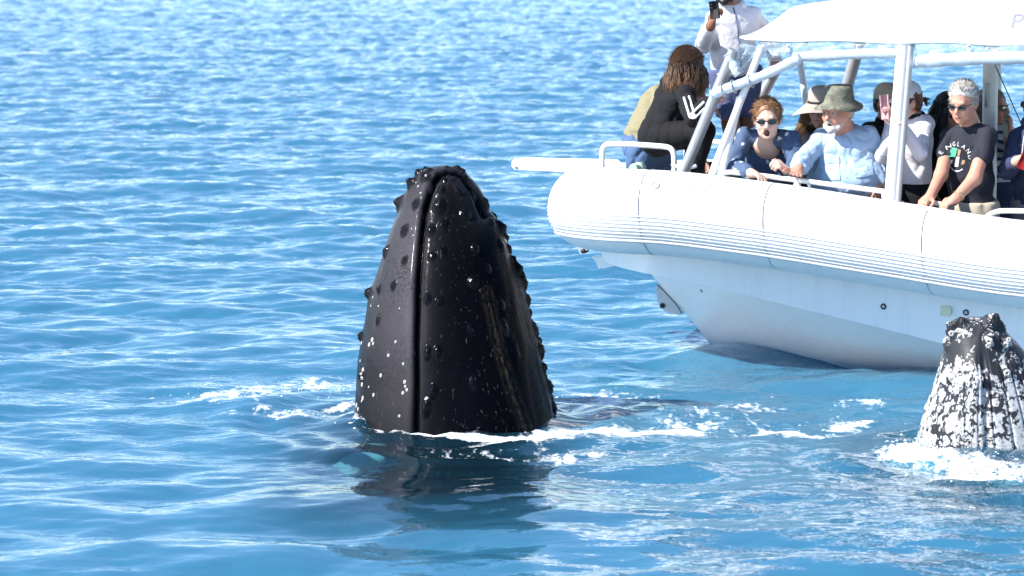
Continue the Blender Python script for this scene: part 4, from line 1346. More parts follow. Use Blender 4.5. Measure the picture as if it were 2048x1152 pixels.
class Person:
    def __init__(s, label, base, skin='fair', vox=0.0085, group='people aboard the boat'):
        s.base = Vector(base)
        s.root = empty('person', s.base); tag(s.root, label, 'person', group)
        s.body = Solid(0.028); s.skin = SKIN[skin]; s.vox = vox * 1.14
        s.head = None
    def L(s, p): return Vector(p) - s.base
    # --- head: c centre, f facing, u up
    def make_head(s, c, f, u=(0, 0, 1), size=1.0, neck_base=None, jaw=1.0, nose=1.0, mouth=None, open_mouth=0.0, eyes=False, brow=True, neck_r=0.054):
        c = s.L(c); f = Vector(f).normalized(); u = Vector(u)
        u = (u - f * u.dot(f)).normalized(); r = f.cross(u).normalized()
        s.hc, s.hf, s.hu, s.hr, s.hs = c, f, u, r, size
        Fm = [r, f, u]
        def h(x, y, z): return c + (r * x + f * y + u * z) * size
        s.h = h; z = size; B = s.body
        B.ell(h(0, -0.012, 0.036), np.array([0.076, 0.095, 0.084]) * z, Fm, 0.02)
        B.ell(h(0, 0.024, -0.030), np.array([0.063 * jaw, 0.070, 0.084]) * z, Fm, 0.02)
        B.ell(h(0, 0.040, -0.078), np.array([0.050 * jaw, 0.046, 0.038]) * z, Fm, 0.02)
        B.ell(h(0, 0.070, -0.101), np.array([0.022 * jaw, 0.018, 0.017]) * z, Fm, 0.016)
        for sd in (1, -1):
            B.ell(h(0.040 * sd, 0.062, -0.030), np.array([0.024, 0.026, 0.024]) * z, Fm, 0.02)
            B.ell(h(0.077 * sd, -0.004, -0.012), np.array([0.010, 0.019, 0.031]) * z, Fm, 0.008)
        if brow: B.cap(h(-0.034, 0.080, 0.022), h(0.034, 0.080, 0.022), 0.0125 * z, None, 0.014)
        B.cap(h(0, 0.090, 0.008), h(0, 0.110 + 0.004 * nose, -0.030), 0.0085 * z, 0.0135 * z * nose, 0.010)
        for sd in (1, -1): B.ell(h(0.013 * sd, 0.098, -0.036), np.array([0.0085, 0.010, 0.007]) * z, Fm, 0.006)
        B.cap(h(-0.018, 0.086, -0.066), h(0.018, 0.086, -0.066), 0.010 * z, None, 0.010)
        if neck_base is not None:
            nb_ = s.L(neck_base)
            B.cap(h(0, -0.022, -0.070), nb_, neck_r, neck_r * 1.08, 0.03)
            s.nb = nb_
        for sd in (1, -1):
            B.cuts.append(('e', np.array(h(0.031 * sd, 0.101, 0.000)), np.array([0.016, 0.014, 0.010]) * z, np.array([list(q) for q in Fm])))
        if open_mouth > 0:
            B.cuts.append(('e', np.array(h(0, 0.092, -0.074)), np.array([0.019, 0.022, 0.021 * open_mouth]) * z, np.array([list(q) for q in Fm])))
            ico('mouth', h(0, 0.074, -0.074), np.array([0.021, 0.016, 0.023 * open_mouth]) * z, Fm, M_MOUTH, s.root)
        elif mouth:
            bm = bmesh.new()
            sweep(bm, smooth_path([h(-0.022, 0.0885, -0.068), h(-0.008, 0.097, -0.0645), h(0.008, 0.097, -0.0645), h(0.022, 0.0885, -0.068)]), 0.0042 * z, 8)
            bm_obj('lips', bm, M_LIP, s.root)
        if eyes:
            for sd in (1, -1):
                e_ = ico('eye', h(0.031 * sd, 0.080, 0.000), np.array([0.0125, 0.0125, 0.0075]) * z, Fm, M_EYE, s.root)
                ico('iris', h(0.031 * sd, 0.0895, 0.000), np.array([0.0055, 0.004, 0.0055]) * z, Fm, M_IRIS, e_)
    def glasses(s, w=0.029, hgt=0.019, y=0.098, z=0.000, lens=None, frame=None):
        h = s.h; Fm = [s.hr, s.hf, s.hu]
        e_ = empty('sunglasses', (0, 0, 0), 0, s.root)
        for sd in (1, -1):
            bm = bmesh.new()
            bmesh.ops.create_icosphere(bm, subdivisions=3, radius=1.0)
            for v in bm.verts:
                x, yy, zz = v.co
                q = math.hypot(x, zz)
                v.co = h(0.034 * sd + w * x * 1.02, y - 0.16 * (0.034 * sd + w * x) ** 2 * 22 * 0.25 + 0.0045 * yy, z + hgt * zz * (1 - 0.10 * x * sd) - 0.002)
            l = bm_obj('lens', bm, lens or M_LENS, e_)
        bm = bmesh.new()
        sweep(bm, smooth_path([h(-0.064, 0.082, z + 0.010), h(-0.034, 0.101, z + hgt * 0.95), h(-0.008, 0.107, z + 0.007), h(0.008, 0.107, z + 0.007), h(0.034, 0.101, z + hgt * 0.95), h(0.064, 0.082, z + 0.010)], it=2), 0.0030, 7)
        for sd in (1, -1):
            sweep(bm, smooth_path([h(0.064 * sd, 0.082, z + 0.010), h(0.076 * sd, 0.05, z + 0.010), h(0.081 * sd, -0.012, z + 0.004)], it=2), 0.0030, 7)
        bm_obj('frame', bm, frame or M_FRAME, e_)
    # --- hands: w wrist, k knuckle direction, n direction the palm faces, curl 0..1
    def hand(s, w, k_, n, curl=0.5, right=True, size=1.0, spread=0.1, thumb=0.6):
        w = s.L(w); k_ = Vector(k_).normalized(); n = Vector(n); n = (n - k_ * n.dot(k_)).normalized()
        sd = k_.cross(n) * (1 if right else -1)      # towards the thumb
        sd.normalize(); B = s.body; z = size
        c = w + k_ * 0.048 * z
        B.ell(c, np.array([0.040, 0.050, 0.016]) * z, [sd, k_, n], 0.010)
        B.cap(w - k_ * 0.01, w + k_ * 0.03 * z, 0.026 * z, 0.024 * z, 0.02)
        for i, (off, ln) in enumerate(((0.030, 0.074), (0.010, 0.082), (-0.010, 0.077), (-0.029, 0.060))):
            p = w + k_ * (0.088 - 0.006 * abs(i - 1)) * z + sd * off * z
            d = (k_ + sd * (off * spread * 12)).normalized()
            ang = 0.0
            for j, fr in enumerate((0.45, 0.32, 0.23)):
                ang += curl * (1.05 if j == 0 else 1.25) * (1 + 0.07 * (i - 1.5))
                dd = d * math.cos(ang) + n * math.sin(ang)
                q = p + dd * (ln * fr * z)
                B.cap(p, q, (0.0094 - 0.0007 * j) * z, (0.0088 - 0.0008 * j) * z, 0.004)
                p = q
        p = w + k_ * 0.024 * z + sd * 0.030 * z
        d0 = (k_ * 0.62 + sd * 0.72 + n * 0.25 * thumb).normalized(); q = p + d0 * 0.040 * z
        B.cap(p, q, 0.0135 * z, 0.0115 * z, 0.008)
        d1 = (k_ * 0.85 + sd * (0.45 - 0.75 * thumb) + n * 0.55 * thumb).normalized()
        q2 = q + d1 * 0.034 * z; B.cap(q, q2, 0.0112 * z, 0.0098 * z, 0.004)
        d2 = (k_ * 0.8 + sd * (0.2 - 0.9 * thumb) + n * 0.7 * thumb).normalized()
        B.cap(q2, q2 + d2 * 0.026 * z, 0.0098 * z, 0.0082 * z, 0.004)
    def limb(s, pts, rads, k=0.025, solid=None):
        B = solid or s.body
        P = [s.L(p) for p in pts]
        for a, b, r1, r2 in zip(P[:-1], P[1:], rads[:-1], rads[1:]): B.cap(a, b, r1, r2, k)
    def finish(s):
        link('body', s.body.mesh('body', s.vox), s.skin, s.root)
    def garment(s, name, solid, mat, vox=0.010, wrinkle=0.004, seed=1, wscale=22):
        if name in ('trousers', 'shoe'): vox = 0.016            # out of sight behind the tube
        elif vox >= 0.010: vox *= 1.08
        return link(name, solid.mesh(name, vox, wrinkle, wscale, seed), mat, s.root)
    # --- short hair cap
    def hair_cap(s, mat, lift=0.010, low=-0.03, fr=0.055, seed=1, tuft=0.004, back=True):
        h = s.h; z = s.hs; Fm = [s.hr, s.hf, s.hu]
        H = Solid(0.02)
        H.ell(h(0, -0.014, 0.040), np.array([0.078 + lift, 0.096 + lift, 0.086 + lift]) * z, Fm)
        H.ell(h(0, -0.045, -0.005), np.array([0.072 + lift, 0.066 + lift, 0.080 + lift]) * z, Fm)
        H.cut_ell(h(0, 0.095, -0.030), np.array([0.075, 0.082, 0.104]) * z, Fm)
        H.cut_plane(h(0, 0, low), -s.hu + s.hf * 0.55)
        return s.garment('hair', H, mat, 0.006, tuft, seed, 90)
    def locks(s, mat, n=220, length=0.34, spread=0.05, seed=3, r=0.007, front=0.35, drift=(0, 0, 0), wave=0.012, name='hair', part=0.0):
        """long hair: many tapering locks that fall from the scalp"""
        rng = random.Random(seed); h = s.h; z = s.hs
        bm = bmesh.new(); lay = bm.verts.layers.float.new('along')
        drift = Vector(drift)
        for i in range(n):
            a = rng.uniform(-math.pi, math.pi)          # 0 = front
            if abs(a) < front * math.pi: a = math.copysign(front * math.pi + rng.uniform(0, 0.5), a)
            el = math.asin(rng.uniform(0.05, 0.98))
            d = Vector((math.sin(a) * math.cos(el), math.cos(a) * math.cos(el), math.sin(el)))
            p0 = h(d.x * 0.074, -0.012 + d.y * 0.092, 0.034 + d.z * 0.083)
            P = [p0]
            out = (s.hr * d.x + s.hf * (d.y - 0.15)); out.z = 0
            out = out.normalized() if out.length > 0.01 else Vector((0, 0, 0))
            m = 7; L_ = length * rng.uniform(0.75, 1.08)
            ph = rng.uniform(0, 6)
            p1 = h(d.x * 0.094, -0.016 + d.y * 0.108, min(0.03, 0.034 + d.z * 0.06))
            for j in range(1, m + 1):
                t_ = j / m
                if t_ < 0.3: q = p0.lerp(p1, t_ / 0.3) + s.hu * (0.016 * math.sin(t_ / 0.3 * math.pi)) + out * 0.010 * math.sin(t_ / 0.3 * math.pi)
                else:
                    tt = (t_ - 0.3) / 0.7
                    q = p1 + Vector((0, 0, -L_ * tt)) + out * (spread * math.sin(min(1, tt * 1.3) * math.pi / 2)) + drift * tt * tt
                    q += s.hr * wave * math.sin(tt * 7 + ph) + out * wave * math.cos(tt * 6 + ph)
                P.append(q)
            rad = [r * (1.0 - 0.75 * (j / m) ** 2) for j in range(m + 1)]
            nb = len(bm.verts)
            rg = sweep(bm, P, rad, 5, cap=True, squash=0.6)
            for j, ring in enumerate(rg):
                for v in ring: v[lay] = j / m
        return bm_obj(name, bm, mat, s.root)

    def strands(s, mat, n=700, length=0.035, r=0.0035, low=-0.05, comb=(0, -0.6, 0.4), seed=1, face=0.45, jitter=0.35, lift=0.004, name='hair', out=0.22):
        """short hair: a thin cap with many small tapered tufts combed one way"""
        rng = random.Random(seed); h = s.h
        bm = bmesh.new(); lay = bm.verts.layers.float.new('along')
        k = 0
        while k < n:
            a = rng.uniform(-math.pi, math.pi); el = math.asin(rng.uniform(-0.75, 1.0))
            d = Vector((math.sin(a) * math.cos(el), math.cos(a) * math.cos(el), math.sin(el)))
            p = Vector((d.x * 0.077, -0.013 + d.y * 0.096, 0.037 + d.z * 0.085))
            if p.z < low: continue
            if p.y > 0.030 and p.z < 0.092 - 0.35 * abs(p.x): continue
            if p.z < 0.0 and p.y > -0.01: continue
            k += 1
            c = Vector(comb) + Vector((rng.gauss(0, jitter), rng.gauss(0, jitter), rng.gauss(0, jitter)))
            if p.z < 0.03: c.z -= 0.7
            c = c - d * (c.dot(d) * 0.75) + d * rng.uniform(0.02, out)
            c.normalize(); L_ = length * rng.uniform(0.6, 1.25)
            q0 = h(*p); q1 = h(*(p + c * L_ * 0.5 + d * lift)); q2 = h(*(p + c * L_ + Vector((0, 0, -0.10 * L_))))
            rg = sweep(bm, [q0, q1, q2], [r, r * 0.9, r * 0.25], 4, cap=False)
            for j, ring in enumerate(rg):
                for v in ring: v[lay] = j / 2
        return bm_obj(name, bm, mat, s.root)
# ------------------------------------------------------------------ passengers
DV = 0.08
def G(px, py, v): return BP(px, py, v + DV)
ZUP = Vector((0, 0, 1))
def torso(P, pel, neck, shR, shL, w, d, belly=0.0, shirt=None, bust=0.0, fwd=None):
    pel, neck, shR, shL = [P.L(q) for q in (pel, neck, shR, shL)]
    u = (neck - pel); Lg = u.length; u.normalize()
    r = (shR - shL); r = (r - u * r.dot(u)).normalized()
    f = u.cross(r).normalized()
    Fm = [r, f, u]
    P.tf, P.tr, P.tu, P.pel, P.tL = f, r, u, pel, Lg
    for S, g in ((P.body, -0.012), (shirt, 0.010)):
        if S is None: continue
        S.ell(pel + u * 0.0, np.array([w * 0.98 + g, d * 0.98 + g, 0.13 + g]), Fm, 0.035)
        S.ell(pel + u * Lg * 0.34 + f * belly * 0.55, np.array([w * 0.93 + g + belly * 0.5, d * 0.92 + g + belly * 0.7, 0.17 + g]), Fm, 0.04)
        S.ell(pel + u * Lg * 0.68, np.array([w * 0.98 + g, d + g, 0.17 + g]), Fm, 0.04)
        for a in (shR, shL):
            S.cap(a, neck - u * 0.05, 0.047 + g, 0.056 + g, 0.035)
        if bust:
            for sd in (1, -1):
                S.ell(pel + u * Lg * 0.66 + r * (sd * w * 0.45) + f * d * 0.72, np.array([0.068, 0.055, 0.068]) * bust + g, Fm, 0.05)
    return f, r, u
def arm(P, sh, el, wr, sleeve=None, upto=1.0, r=(0.050, 0.043, 0.029), g=0.009, cuff=0.0):
    P.limb([sh, el, wr], r, 0.022)
    if sleeve is None: return
    a, b, c = [P.L(q) for q in (sh, el, wr)]
    if upto <= 0.5:
        e = a.lerp(b, upto * 2)
        sleeve.cap(a, e, r[0] + g + 0.002, r[0] + g + 0.008, 0.025)
        sleeve.cut_plane(e + (b - a).normalized() * 0.012, (b - a).normalized()) if False else None
    else:
        sleeve.cap(a, b, r[0] + g, r[1] + g, 0.025)
        e = b.lerp(c, (upto - 0.5) * 2)
        sleeve.cap(b, e, r[1] + g, r[2] + g + cuff, 0.02)
def legs(P, hips, trousers, stand_z, knees=None, short=False, r=0.088, g=0.012, splay=0.10, bare=True):
    """two straight legs down to the floor at stand_z, with shoes"""
    for i, h in enumerate(hips):
        h = Vector(h)
        foot = Vector((h.x, h.y, stand_z))
        if knees: kn = Vector(knees[i])
        else: kn = h.lerp(foot, 0.52) + P.tf * 0.02
        kl = kn
        foot = Vector((kn.x + (kn.x - h.x) * 0.3, kn.y + (kn.y - h.y) * 0.3, stand_z))
        an = foot + ZUP * 0.07
        P.limb([h, kl, an], (r, 0.056, 0.038), 0.03)
        a, b, c = P.L(h), P.L(kl), P.L(an)
        if short: trousers.cap(a, a.lerp(b, short if short is not True else 0.80), r + g + 0.008, r * 0.86 + g + 0.012, 0.04)
        else:
            trousers.cap(a, b, r + g, 0.060 + g, 0.04); trousers.cap(b, c, 0.060 + g, 0.046 + g, 0.03)
        bm = bmesh.new()
        F = P.tf.copy(); F.z = 0; F.normalize()
        S = Solid(0.02); cc = P.L(foot)
        S.cap(cc + ZUP * 0.035 - F * 0.07, cc + ZUP * 0.032 + F * 0.11, 0.036, 0.030)
        S.cap(cc + ZUP * 0.05, cc + ZUP * 0.09, 0.043, 0.045)
        S.cut_plane(cc, (0, 0, -1))
        P.garment('shoe', S, M_SHOE, 0.012, 0.0)
def hips_of(P, w, drop=0.03):
    c = P.base + P.pel - P.tu * drop
    return [c + P.tr * w, c - P.tr * w]
def revolve(P, name, prof, mat, origin=(0, 0, 0), sx=1.0, sy=1.18, warp=None, n=40, parent=None, thick=0.003):
    """hat: prof = [(radius, height)] about the head's axis; warp(a, r) lifts the brim"""
    h = P.h; bm = bmesh.new(); rings = []
    for r, z in prof:
        ring = []
        for k_ in range(n):
            a = 2 * math.pi * k_ / n
            dz = warp(a, r) if warp else 0
            ring.append(bm.verts.new(h(origin[0] + r * sx * math.sin(a), origin[1] + r * sy * math.cos(a), origin[2] + z + dz)))
        rings.append(ring)
    for A, B in zip(rings[:-1], rings[1:]):
        for k_ in range(n): bm.faces.new((A[k_], A[(k_ + 1) % n], B[(k_ + 1) % n], B[k_]))
    if prof[0][0] < 0.03: bm.faces.new(rings[0])
    bmesh.ops.recalc_face_normals(bm, faces=bm.faces)
    if thick: bmesh.ops.solidify(bm, geom=bm.faces, thickness=thick)
    return bm_obj(name, bm, mat, parent or P.root)
def ball_cap(P, mat, tilt=0.0, visor=0.075, vw=0.072):
    o = revolve(P, 'cap', [(0.012, 0.136), (0.04, 0.133), (0.068, 0.116), (0.086, 0.085), (0.091, 0.052), (0.091, 0.028)], mat, (0, -0.012, 0), 0.95, 1.14)
    h = P.h; bm = bmesh.new()
    rows = []
    for i in range(7):
        t_ = i / 6
        row = []
        for j in range(13):
            q = (j / 12 - 0.5) * 2
            row.append(bm.verts.new(h(q * vw * (1 - 0.10 * t_), 0.082 - 0.045 * q * q + t_ * visor * (1 - 0.42 * q * q), 0.034 - 0.020 * q * q - 0.018 * t_)))
        rows.append(row)
    for A, B in zip(rows[:-1], rows[1:]):
        for k_ in range(12): bm.faces.new((A[k_], A[k_ + 1], B[k_ + 1], B[k_]))
    bmesh.ops.recalc_face_normals(bm, faces=bm.faces)
    bmesh.ops.solidify(bm, geom=bm.faces, thickness=0.003)
    bm_obj('visor', bm, mat, o)
    return o
def phone(name_label, c, f, u, mat, size=(0.072, 0.148, 0.009), cat='phone'):
    f = Vector(f).normalized(); u = Vector(u); u = (u - f * u.dot(f)).normalized(); r = f.cross(u)
    Mx = Matrix((r, f, u)).transposed()
    e = empty('phone', c); tag(e, name_label, cat, 'phones held up to film')
    bm = bmesh.new(); box(bm, (0, 0, 0), (size[0], size[2], size[1]), Mx, bev=0.003); bm_obj('case', bm, mat, e)
    bm = bmesh.new(); box(bm, -f * (size[2] / 2 + 0.0006), (size[0] * 0.9, 0.0008, size[1] * 0.9), Mx); bm_obj('screen', bm, M_LENS, e, smooth=False)
    for dz in (0.0, 0.022):
        bm = bmesh.new(); q = f * (size[2] / 2) + r * size[0] * 0.27 + u * (size[1] * 0.36 - dz)
        sweep(bm, [q, q + f * 0.002], 0.007, 10); bm_obj('camera_lens', bm, M_LENS, e)
    return e
FZ = 0.19                         # cockpit floor
def floor_pt(px, v): 
    q = BL(px, 400, v); q.z = FZ - 0.01; return BWORLD(q)

# -- cloth
t = NT('navy_floral'); v = t.coord('Object')
vo = t.voro(v, 17.0, 'F1', 0.9); d2 = t.voro(v, 60, 'F1')
spot = t.math('LESS_THAN', t.math('ADD', vo.outputs['Distance'], t.math('MULTIPLY', d2.outputs['Distance'], 0.20)), 0.36)
sc_ = t.node('ShaderNodeSeparateColor'); t.link(vo.outputs['Color'], sc_.inputs[0])
spot = t.math('MULTIPLY', spot, t.math('GREATER_THAN', sc_.outputs[0], 0.18))
c = t.mix(spot, t.mix(t.noise(v, 8, 3), (0.042, 0.075, 0.150), (0.062, 0.105, 0.195)), (0.58, 0.62, 0.68))
t.set(Base_Color=c, Roughness=0.8, Normal=t.bump(t.noise(v, 11, 3, 0.5, 1.0), 0.4, 0.03)); M_FLORAL = t.m
t = NT('striped_knit'); v = t.coord('Object')
sx_ = t.node('ShaderNodeSeparateXYZ'); t.link(v, sx_.inputs[0])
zz = t.math('ADD', sx_.outputs[2], t.math('MULTIPLY', t.noise(v, 6, 2), 0.03))
st = t.math('GREATER_THAN', t.math('FRACT', t.math('MULTIPLY', zz, 17.0)), 0.62)
t.set(Base_Color=t.mix(st, (0.62, 0.60, 0.60), (0.035, 0.05, 0.16)), Roughness=0.85, Normal=t.bump(t.noise(v, 12, 3), 0.35, 0.03)); M_STRIPE = t.m
t = NT('olive_grey_cotton'); v = t.coord('Object')
n1_ = t.noise(v, 28, 2); n2_ = t.noise(v, 22, 3, 0.5, 1.0)
c = t.mix(t.ramp(n1_, [(0.50, 0.0), (0.52, 1.0)]), (0.15, 0.15, 0.115), (0.19, 0.19, 0.145))
c = t.mix(t.ramp(n2_, [(0.55, 0.0), (0.57, 1.0)]), c, (0.10, 0.10, 0.076))
t.set(Base_Color=c, Roughness=0.9, Normal=t.bump(t.noise(v, 60, 3), 0.3, 0.008)); M_CAMO = t.m
M_TEE = cloth('charcoal_jersey', (0.024, 0.025, 0.036)); M_KHAKI = cloth('khaki_cotton', (0.42, 0.37, 0.29), 0.5)
M_LBLUE = cloth('light_blue_cotton', (0.36, 0.49, 0.66), 0.5, 11.0); M_WTOP = cloth('white_jersey', (0.74, 0.71, 0.76), 0.35)
M_BLK = cloth('black_fleece', (0.010, 0.010, 0.012), 0.4); M_BLK2 = cloth('black_stretch', (0.008, 0.008, 0.010), 0.25)
M_HOOD = cloth('grey_hoodie', (0.62, 0.60, 0.63), 0.45); M_SHORT = cloth('blue_shorts', (0.085, 0.105, 0.21), 0.4)
M_JEAN = cloth('blue_denim', (0.07, 0.125, 0.24), 0.55, vary=0.35); M_OLIVE = cloth('khaki_jacket', (0.235, 0.21, 0.125), 0.5)
M_NAVY = cloth('navy_fleece', (0.038, 0.048, 0.10), 0.45); M_GPANT = cloth('grey_trousers', (0.22, 0.20, 0.21), 0.5)
M_STRAW = plain('grey_felt', (0.36, 0.31, 0.28), 0.9, vary=0.15, scale=30, bump=0.2); M_BAND = plain('black_band', (0.01, 0.01, 0.011), 0.7)
M_CAPW = cloth('white_cap', (0.74, 0.75, 0.80), 0.2); M_CAPT = cloth('tan_cap', (0.42, 0.35, 0.26), 0.2)
M_PINK = plain('pink_case', (0.72, 0.42, 0.46), 0.3, vary=0.05); M_GREYP = plain('grey_phone', (0.045, 0.043, 0.04), 0.3, vary=0.05)
M_PRINTW = plain('white_print', (0.70, 0.70, 0.70), 0.8, vary=0.12, scale=60); M_PRINTG = plain('green_print', (0.10, 0.48, 0.28), 0.8, vary=0.2, scale=60); M_PRINTB = plain('tan_print', (0.40, 0.25, 0.16), 0.8, vary=0.3, scale=90)
H_WHITE = hair_mat('white_hair', (0.46, 0.435, 0.40)); H_BROWN = hair_mat('brown_hair', (0.045, 0.022, 0.014), (0.26, 0.14, 0.075))
H_GINGER = hair_mat('light_brown_hair', (0.23, 0.12, 0.055)); H_BLACK = hair_mat('black_hair', (0.006, 0.006, 0.007)); H_GOLD = hair_mat('golden_hair', (0.30, 0.15, 0.055))
H_ASH = hair_mat('ash_hair', (0.17, 0.13, 0.095)); H_BEARD = hair_mat('grey_beard', (0.46, 0.42, 0.39)); H_RED = hair_mat('auburn_hair', (0.13, 0.045, 0.025))

def beard(P, mat, r=1.0, full=True, seed=4):
    h = P.h; z = P.hs; S = Solid(0.012); Fm = [P.hr, P.hf, P.hu]
    for sd in (1, -1):
        S.cap(h(0.064 * sd, 0.015, -0.035), h(0.045 * sd, 0.058, -0.088), 0.014 * r, 0.020 * r)
        S.cap(h(0.045 * sd, 0.058, -0.088), h(0, 0.082, -0.108), 0.020 * r, 0.022 * r)
        S.cap(h(0.030 * sd, 0.083, -0.075), h(0.0, 0.096, -0.052), 0.008 * r, 0.009 * r)
    S.cap(h(-0.018, 0.082, -0.092), h(0.018, 0.082, -0.092), 0.013 * r)
    P.garment('beard', S, mat, 0.006, 0.004, seed, 110)

# ---- man with white hair leaning on the rail
P = Person('white haired man in charcoal printed T-shirt and khaki shorts gripping the rail', floor_pt(1943, 0.80), 'ruddy', 0.0075)
tee = Solid(0.03); sh = Solid(0.03)
pel, nck, sR, sL = G(1944, 408, .80), G(1941, 250, .87), G(1901, 272, .82), G(1975, 270, .94)
torso(P, pel, nck, sR, sL, 0.158, 0.112, 0.02, tee)
arm(P, sR, G(1882, 350, 1.02), G(1861, 392, 1.18), tee, 0.24, (0.046, 0.042, 0.030))
arm(P, sL, G(1949, 357, 1.10), G(1912, 396, 1.22), tee, 0.24, (0.048, 0.044, 0.031))
P.hand(G(1861, 392, 1.18), G(1846, 404, 1.25) - G(1861, 392, 1.18), Vector((0.1, 0.3, -1)), 0.75, True)
P.hand(G(1912, 396, 1.22), BP(1890, 408, 1.26) - BP(1912, 396, 1.22), Vector((0.1, 0.3, -1)), 0.70, False)
P.make_head(G(1927, 205, .96), (-0.50, -0.83, -0.26), (0.05, 0, 1), 1.03, nck, mouth=True, jaw=1.04, neck_r=0.060)
P.glasses(hgt=0.0165)
P.hair_cap(H_WHITE, 0.003, 0.030, seed=2, tuft=0.0)
P.strands(H_WHITE, 1900, 0.034, 0.0023, -0.020, (0.3, -0.35, 0.6), 2, jitter=0.38, out=0.42)
legs(P, hips_of(P, 0.085), sh, FZ, short=True)
sh.ell(P.pel, (0.165, 0.125, 0.13), [P.tr, P.tf, P.tu], 0.05)
sh.cut_plane(P.pel + P.tu * 0.035, P.tu)
tee.cut_plane(P.pel + P.tu * 0.002, -P.tu)
tee.cut_ell(P.nb + P.tf * 0.03 + P.tu * 0.055, (0.070, 0.075, 0.055), [P.tr, P.tf, P.tu])
teeo = P.garment('t_shirt', tee, M_TEE, 0.009, 0.014, 11, 26)
P.garment('shorts', sh, M_KHAKI, 0.010, 0.014, 5, 26)
P.finish()
w0 = P.L(G(1918, 391, 1.215)); x_, y_, d_ = frame_from(BP(1912, 396, 1.22) - BP(1949, 357, 1.10))
bm = bmesh.new(); sweep(bm, [w0 + (x_ * math.cos(a) + y_ * math.sin(a)) * 0.034 for a in np.linspace(0, 2 * math.pi, 17)[:-1]], 0.0065, 8, closed=True)
wt = bm_obj('watch', bm, plain('gold_steel', (0.55, 0.42, 0.22), 0.3, 0.8), P.root)
# print on the chest
TT = bvh_of(teeo)
up_ = P.tu; ex_ = -P.tr; nrm_ = P.tf
pc = P.pel + P.tu * P.tL * 0.62 + P.tr * 0.012
def decal(name, poly, mat, lift=0.004):
    bm = bmesh.new(); vs = [bm.verts.new((x, y, 0)) for x, y in poly]
    bm.faces.new(vs); me_ = bpy.data.meshes.new('d'); bm.to_mesh(me_); bm.free()
    return stick_text(me_, pc, ex_, up_, TT, nrm_, lift, name, mat, teeo)
for i, ch in enumerate('ENGLAND'):
    me_ = flat_text(ch, 0.038)
    a = R(66 - i * 24.5); rad_ = 0.080
    xs = [v.co.x for v in me_.vertices]; mid = (max(xs) + min(xs)) / 2
    for v in me_.vertices:
        x0, y0 = v.co.x - mid, v.co.y
        an = a - R(90)
        an = a
        v.co.x = math.sin(-an) * rad_ + x0 * math.cos(an) - y0 * math.sin(an)
        v.co.y = math.cos(an) * rad_ + x0 * math.sin(an) + y0 * math.cos(an)
    stick_text(me_, pc, ex_, up_, TT, nrm_, 0.004, 'printed_letter', M_PRINTW, teeo)
decal('printed_panel', [(-0.052, 0.010), (-0.010, 0.010), (0.006, 0.066), (-0.036, 0.066)], M_PRINTG)
decal('printed_panel', [(-0.014, -0.052), (0.014, -0.052), (0.022, 0.012), (-0.002, 0.012)], M_PRINTW)
decal('printed_panel', [(-0.046, -0.034), (-0.034, -0.034), (-0.026, -0.012), (-0.056, -0.012)], M_PRINTW)
decal('printed_panel', [(0.006, 0.016), (0.022, 0.018), (0.034, 0.056), (0.012, 0.062)], M_PRINTB)
decal('printed_panel', [(0.036, -0.036), (0.056, -0.030), (0.058, -0.008), (0.040, -0.006)], M_PRINTB)
arc = [(math.sin(a) * 0.078, -0.005 + math.cos(a) * 0.078) for a in np.linspace(R(265), R(140), 16)]
arc2 = [(math.sin(a) * 0.071, -0.005 + math.cos(a) * 0.071) for a in np.linspace(R(140), R(265), 16)]
bm = bmesh.new()
A_ = [bm.verts.new((x, y, 0)) for x, y in arc]; B_ = [bm.verts.new((x, y, 0)) for x, y in arc2[::-1]]
for i in range(15): bm.faces.new((A_[i], A_[i + 1], B_[i + 1], B_[i]))
me_ = bpy.data.meshes.new('d'); bm.to_mesh(me_); bm.free()
stick_text(me_, pc, ex_, up_, TT, nrm_, 0.004, 'printed_ring', M_PRINTW, teeo)

# ---- woman in white top filming past the post
P = Person('woman in white long sleeved top and white cap filming beside the canopy post', floor_pt(1822, 0.55), 'pale', 0.008)
top = Solid(0.03); tr = Solid(0.03)
pel, nck, sR, sL = G(1822, 385, .55), G(1823, 230, .62), G(1788, 250, .56), G(1852, 247, .64)
torso(P, pel, nck, sR, sL, 0.145, 0.105, 0.0, top, bust=0.9)
arm(P, sR, G(1766, 312, .80), G(1788, 272, 1.10), top, 0.92, (0.043, 0.038, 0.025))
arm(P, sL, G(1840, 308, .92), G(1800, 247, 1.00), top, 0.95, (0.043, 0.038, 0.025))
P.hand(G(1788, 272, 1.10), Vector((0.15, -0.05, 1)), Vector((0.95, 0.2, 0.1)), 0.62, True, 0.94)
P.hand(G(1800, 247, 1.00), Vector((-0.62, -0.05, 0.75)), Vector((-0.35, -0.4, 0.2)), 0.30, False, 0.94)
P.make_head(G(1812, 203, .68), (-0.86, -0.50, -0.08), (0, 0, 1), 0.97, nck, mouth=True, neck_r=0.046)
P.glasses(); P.hair_cap(H_RED, 0.008, -0.03, seed=6)
ball_cap(P, M_CAPW)
bm = bmesh.new()                                           # short pony tail
for i in range(16):
    rng_ = random.Random(i); p0 = P.h(0.0, -0.10, 0.0)
    sweep(bm, smooth_path([p0, p0 - P.hf * 0.04 + ZUP * rng_.uniform(-.01, .015), p0 - P.hf * rng_.uniform(.05, .08) + P.hr * rng_.uniform(-.02, .02) - ZUP * rng_.uniform(0.0, .05)]), 0.005, 5)
bm_obj('pony_tail', bm, H_RED, P.root)
ico('earring', P.h(-0.082, 0.0, -0.055), (0.008, 0.008, 0.010), [P.hr, P.hf, P.hu], plain('red_earring', (0.75, 0.06, 0.03), 0.3), P.root)
legs(P, hips_of(P, 0.08), tr, FZ)
tr.ell(P.pel, (0.150, 0.118, 0.14), [P.tr, P.tf, P.tu], 0.05); tr.cut_plane(P.pel + P.tu * 0.10, P.tu)
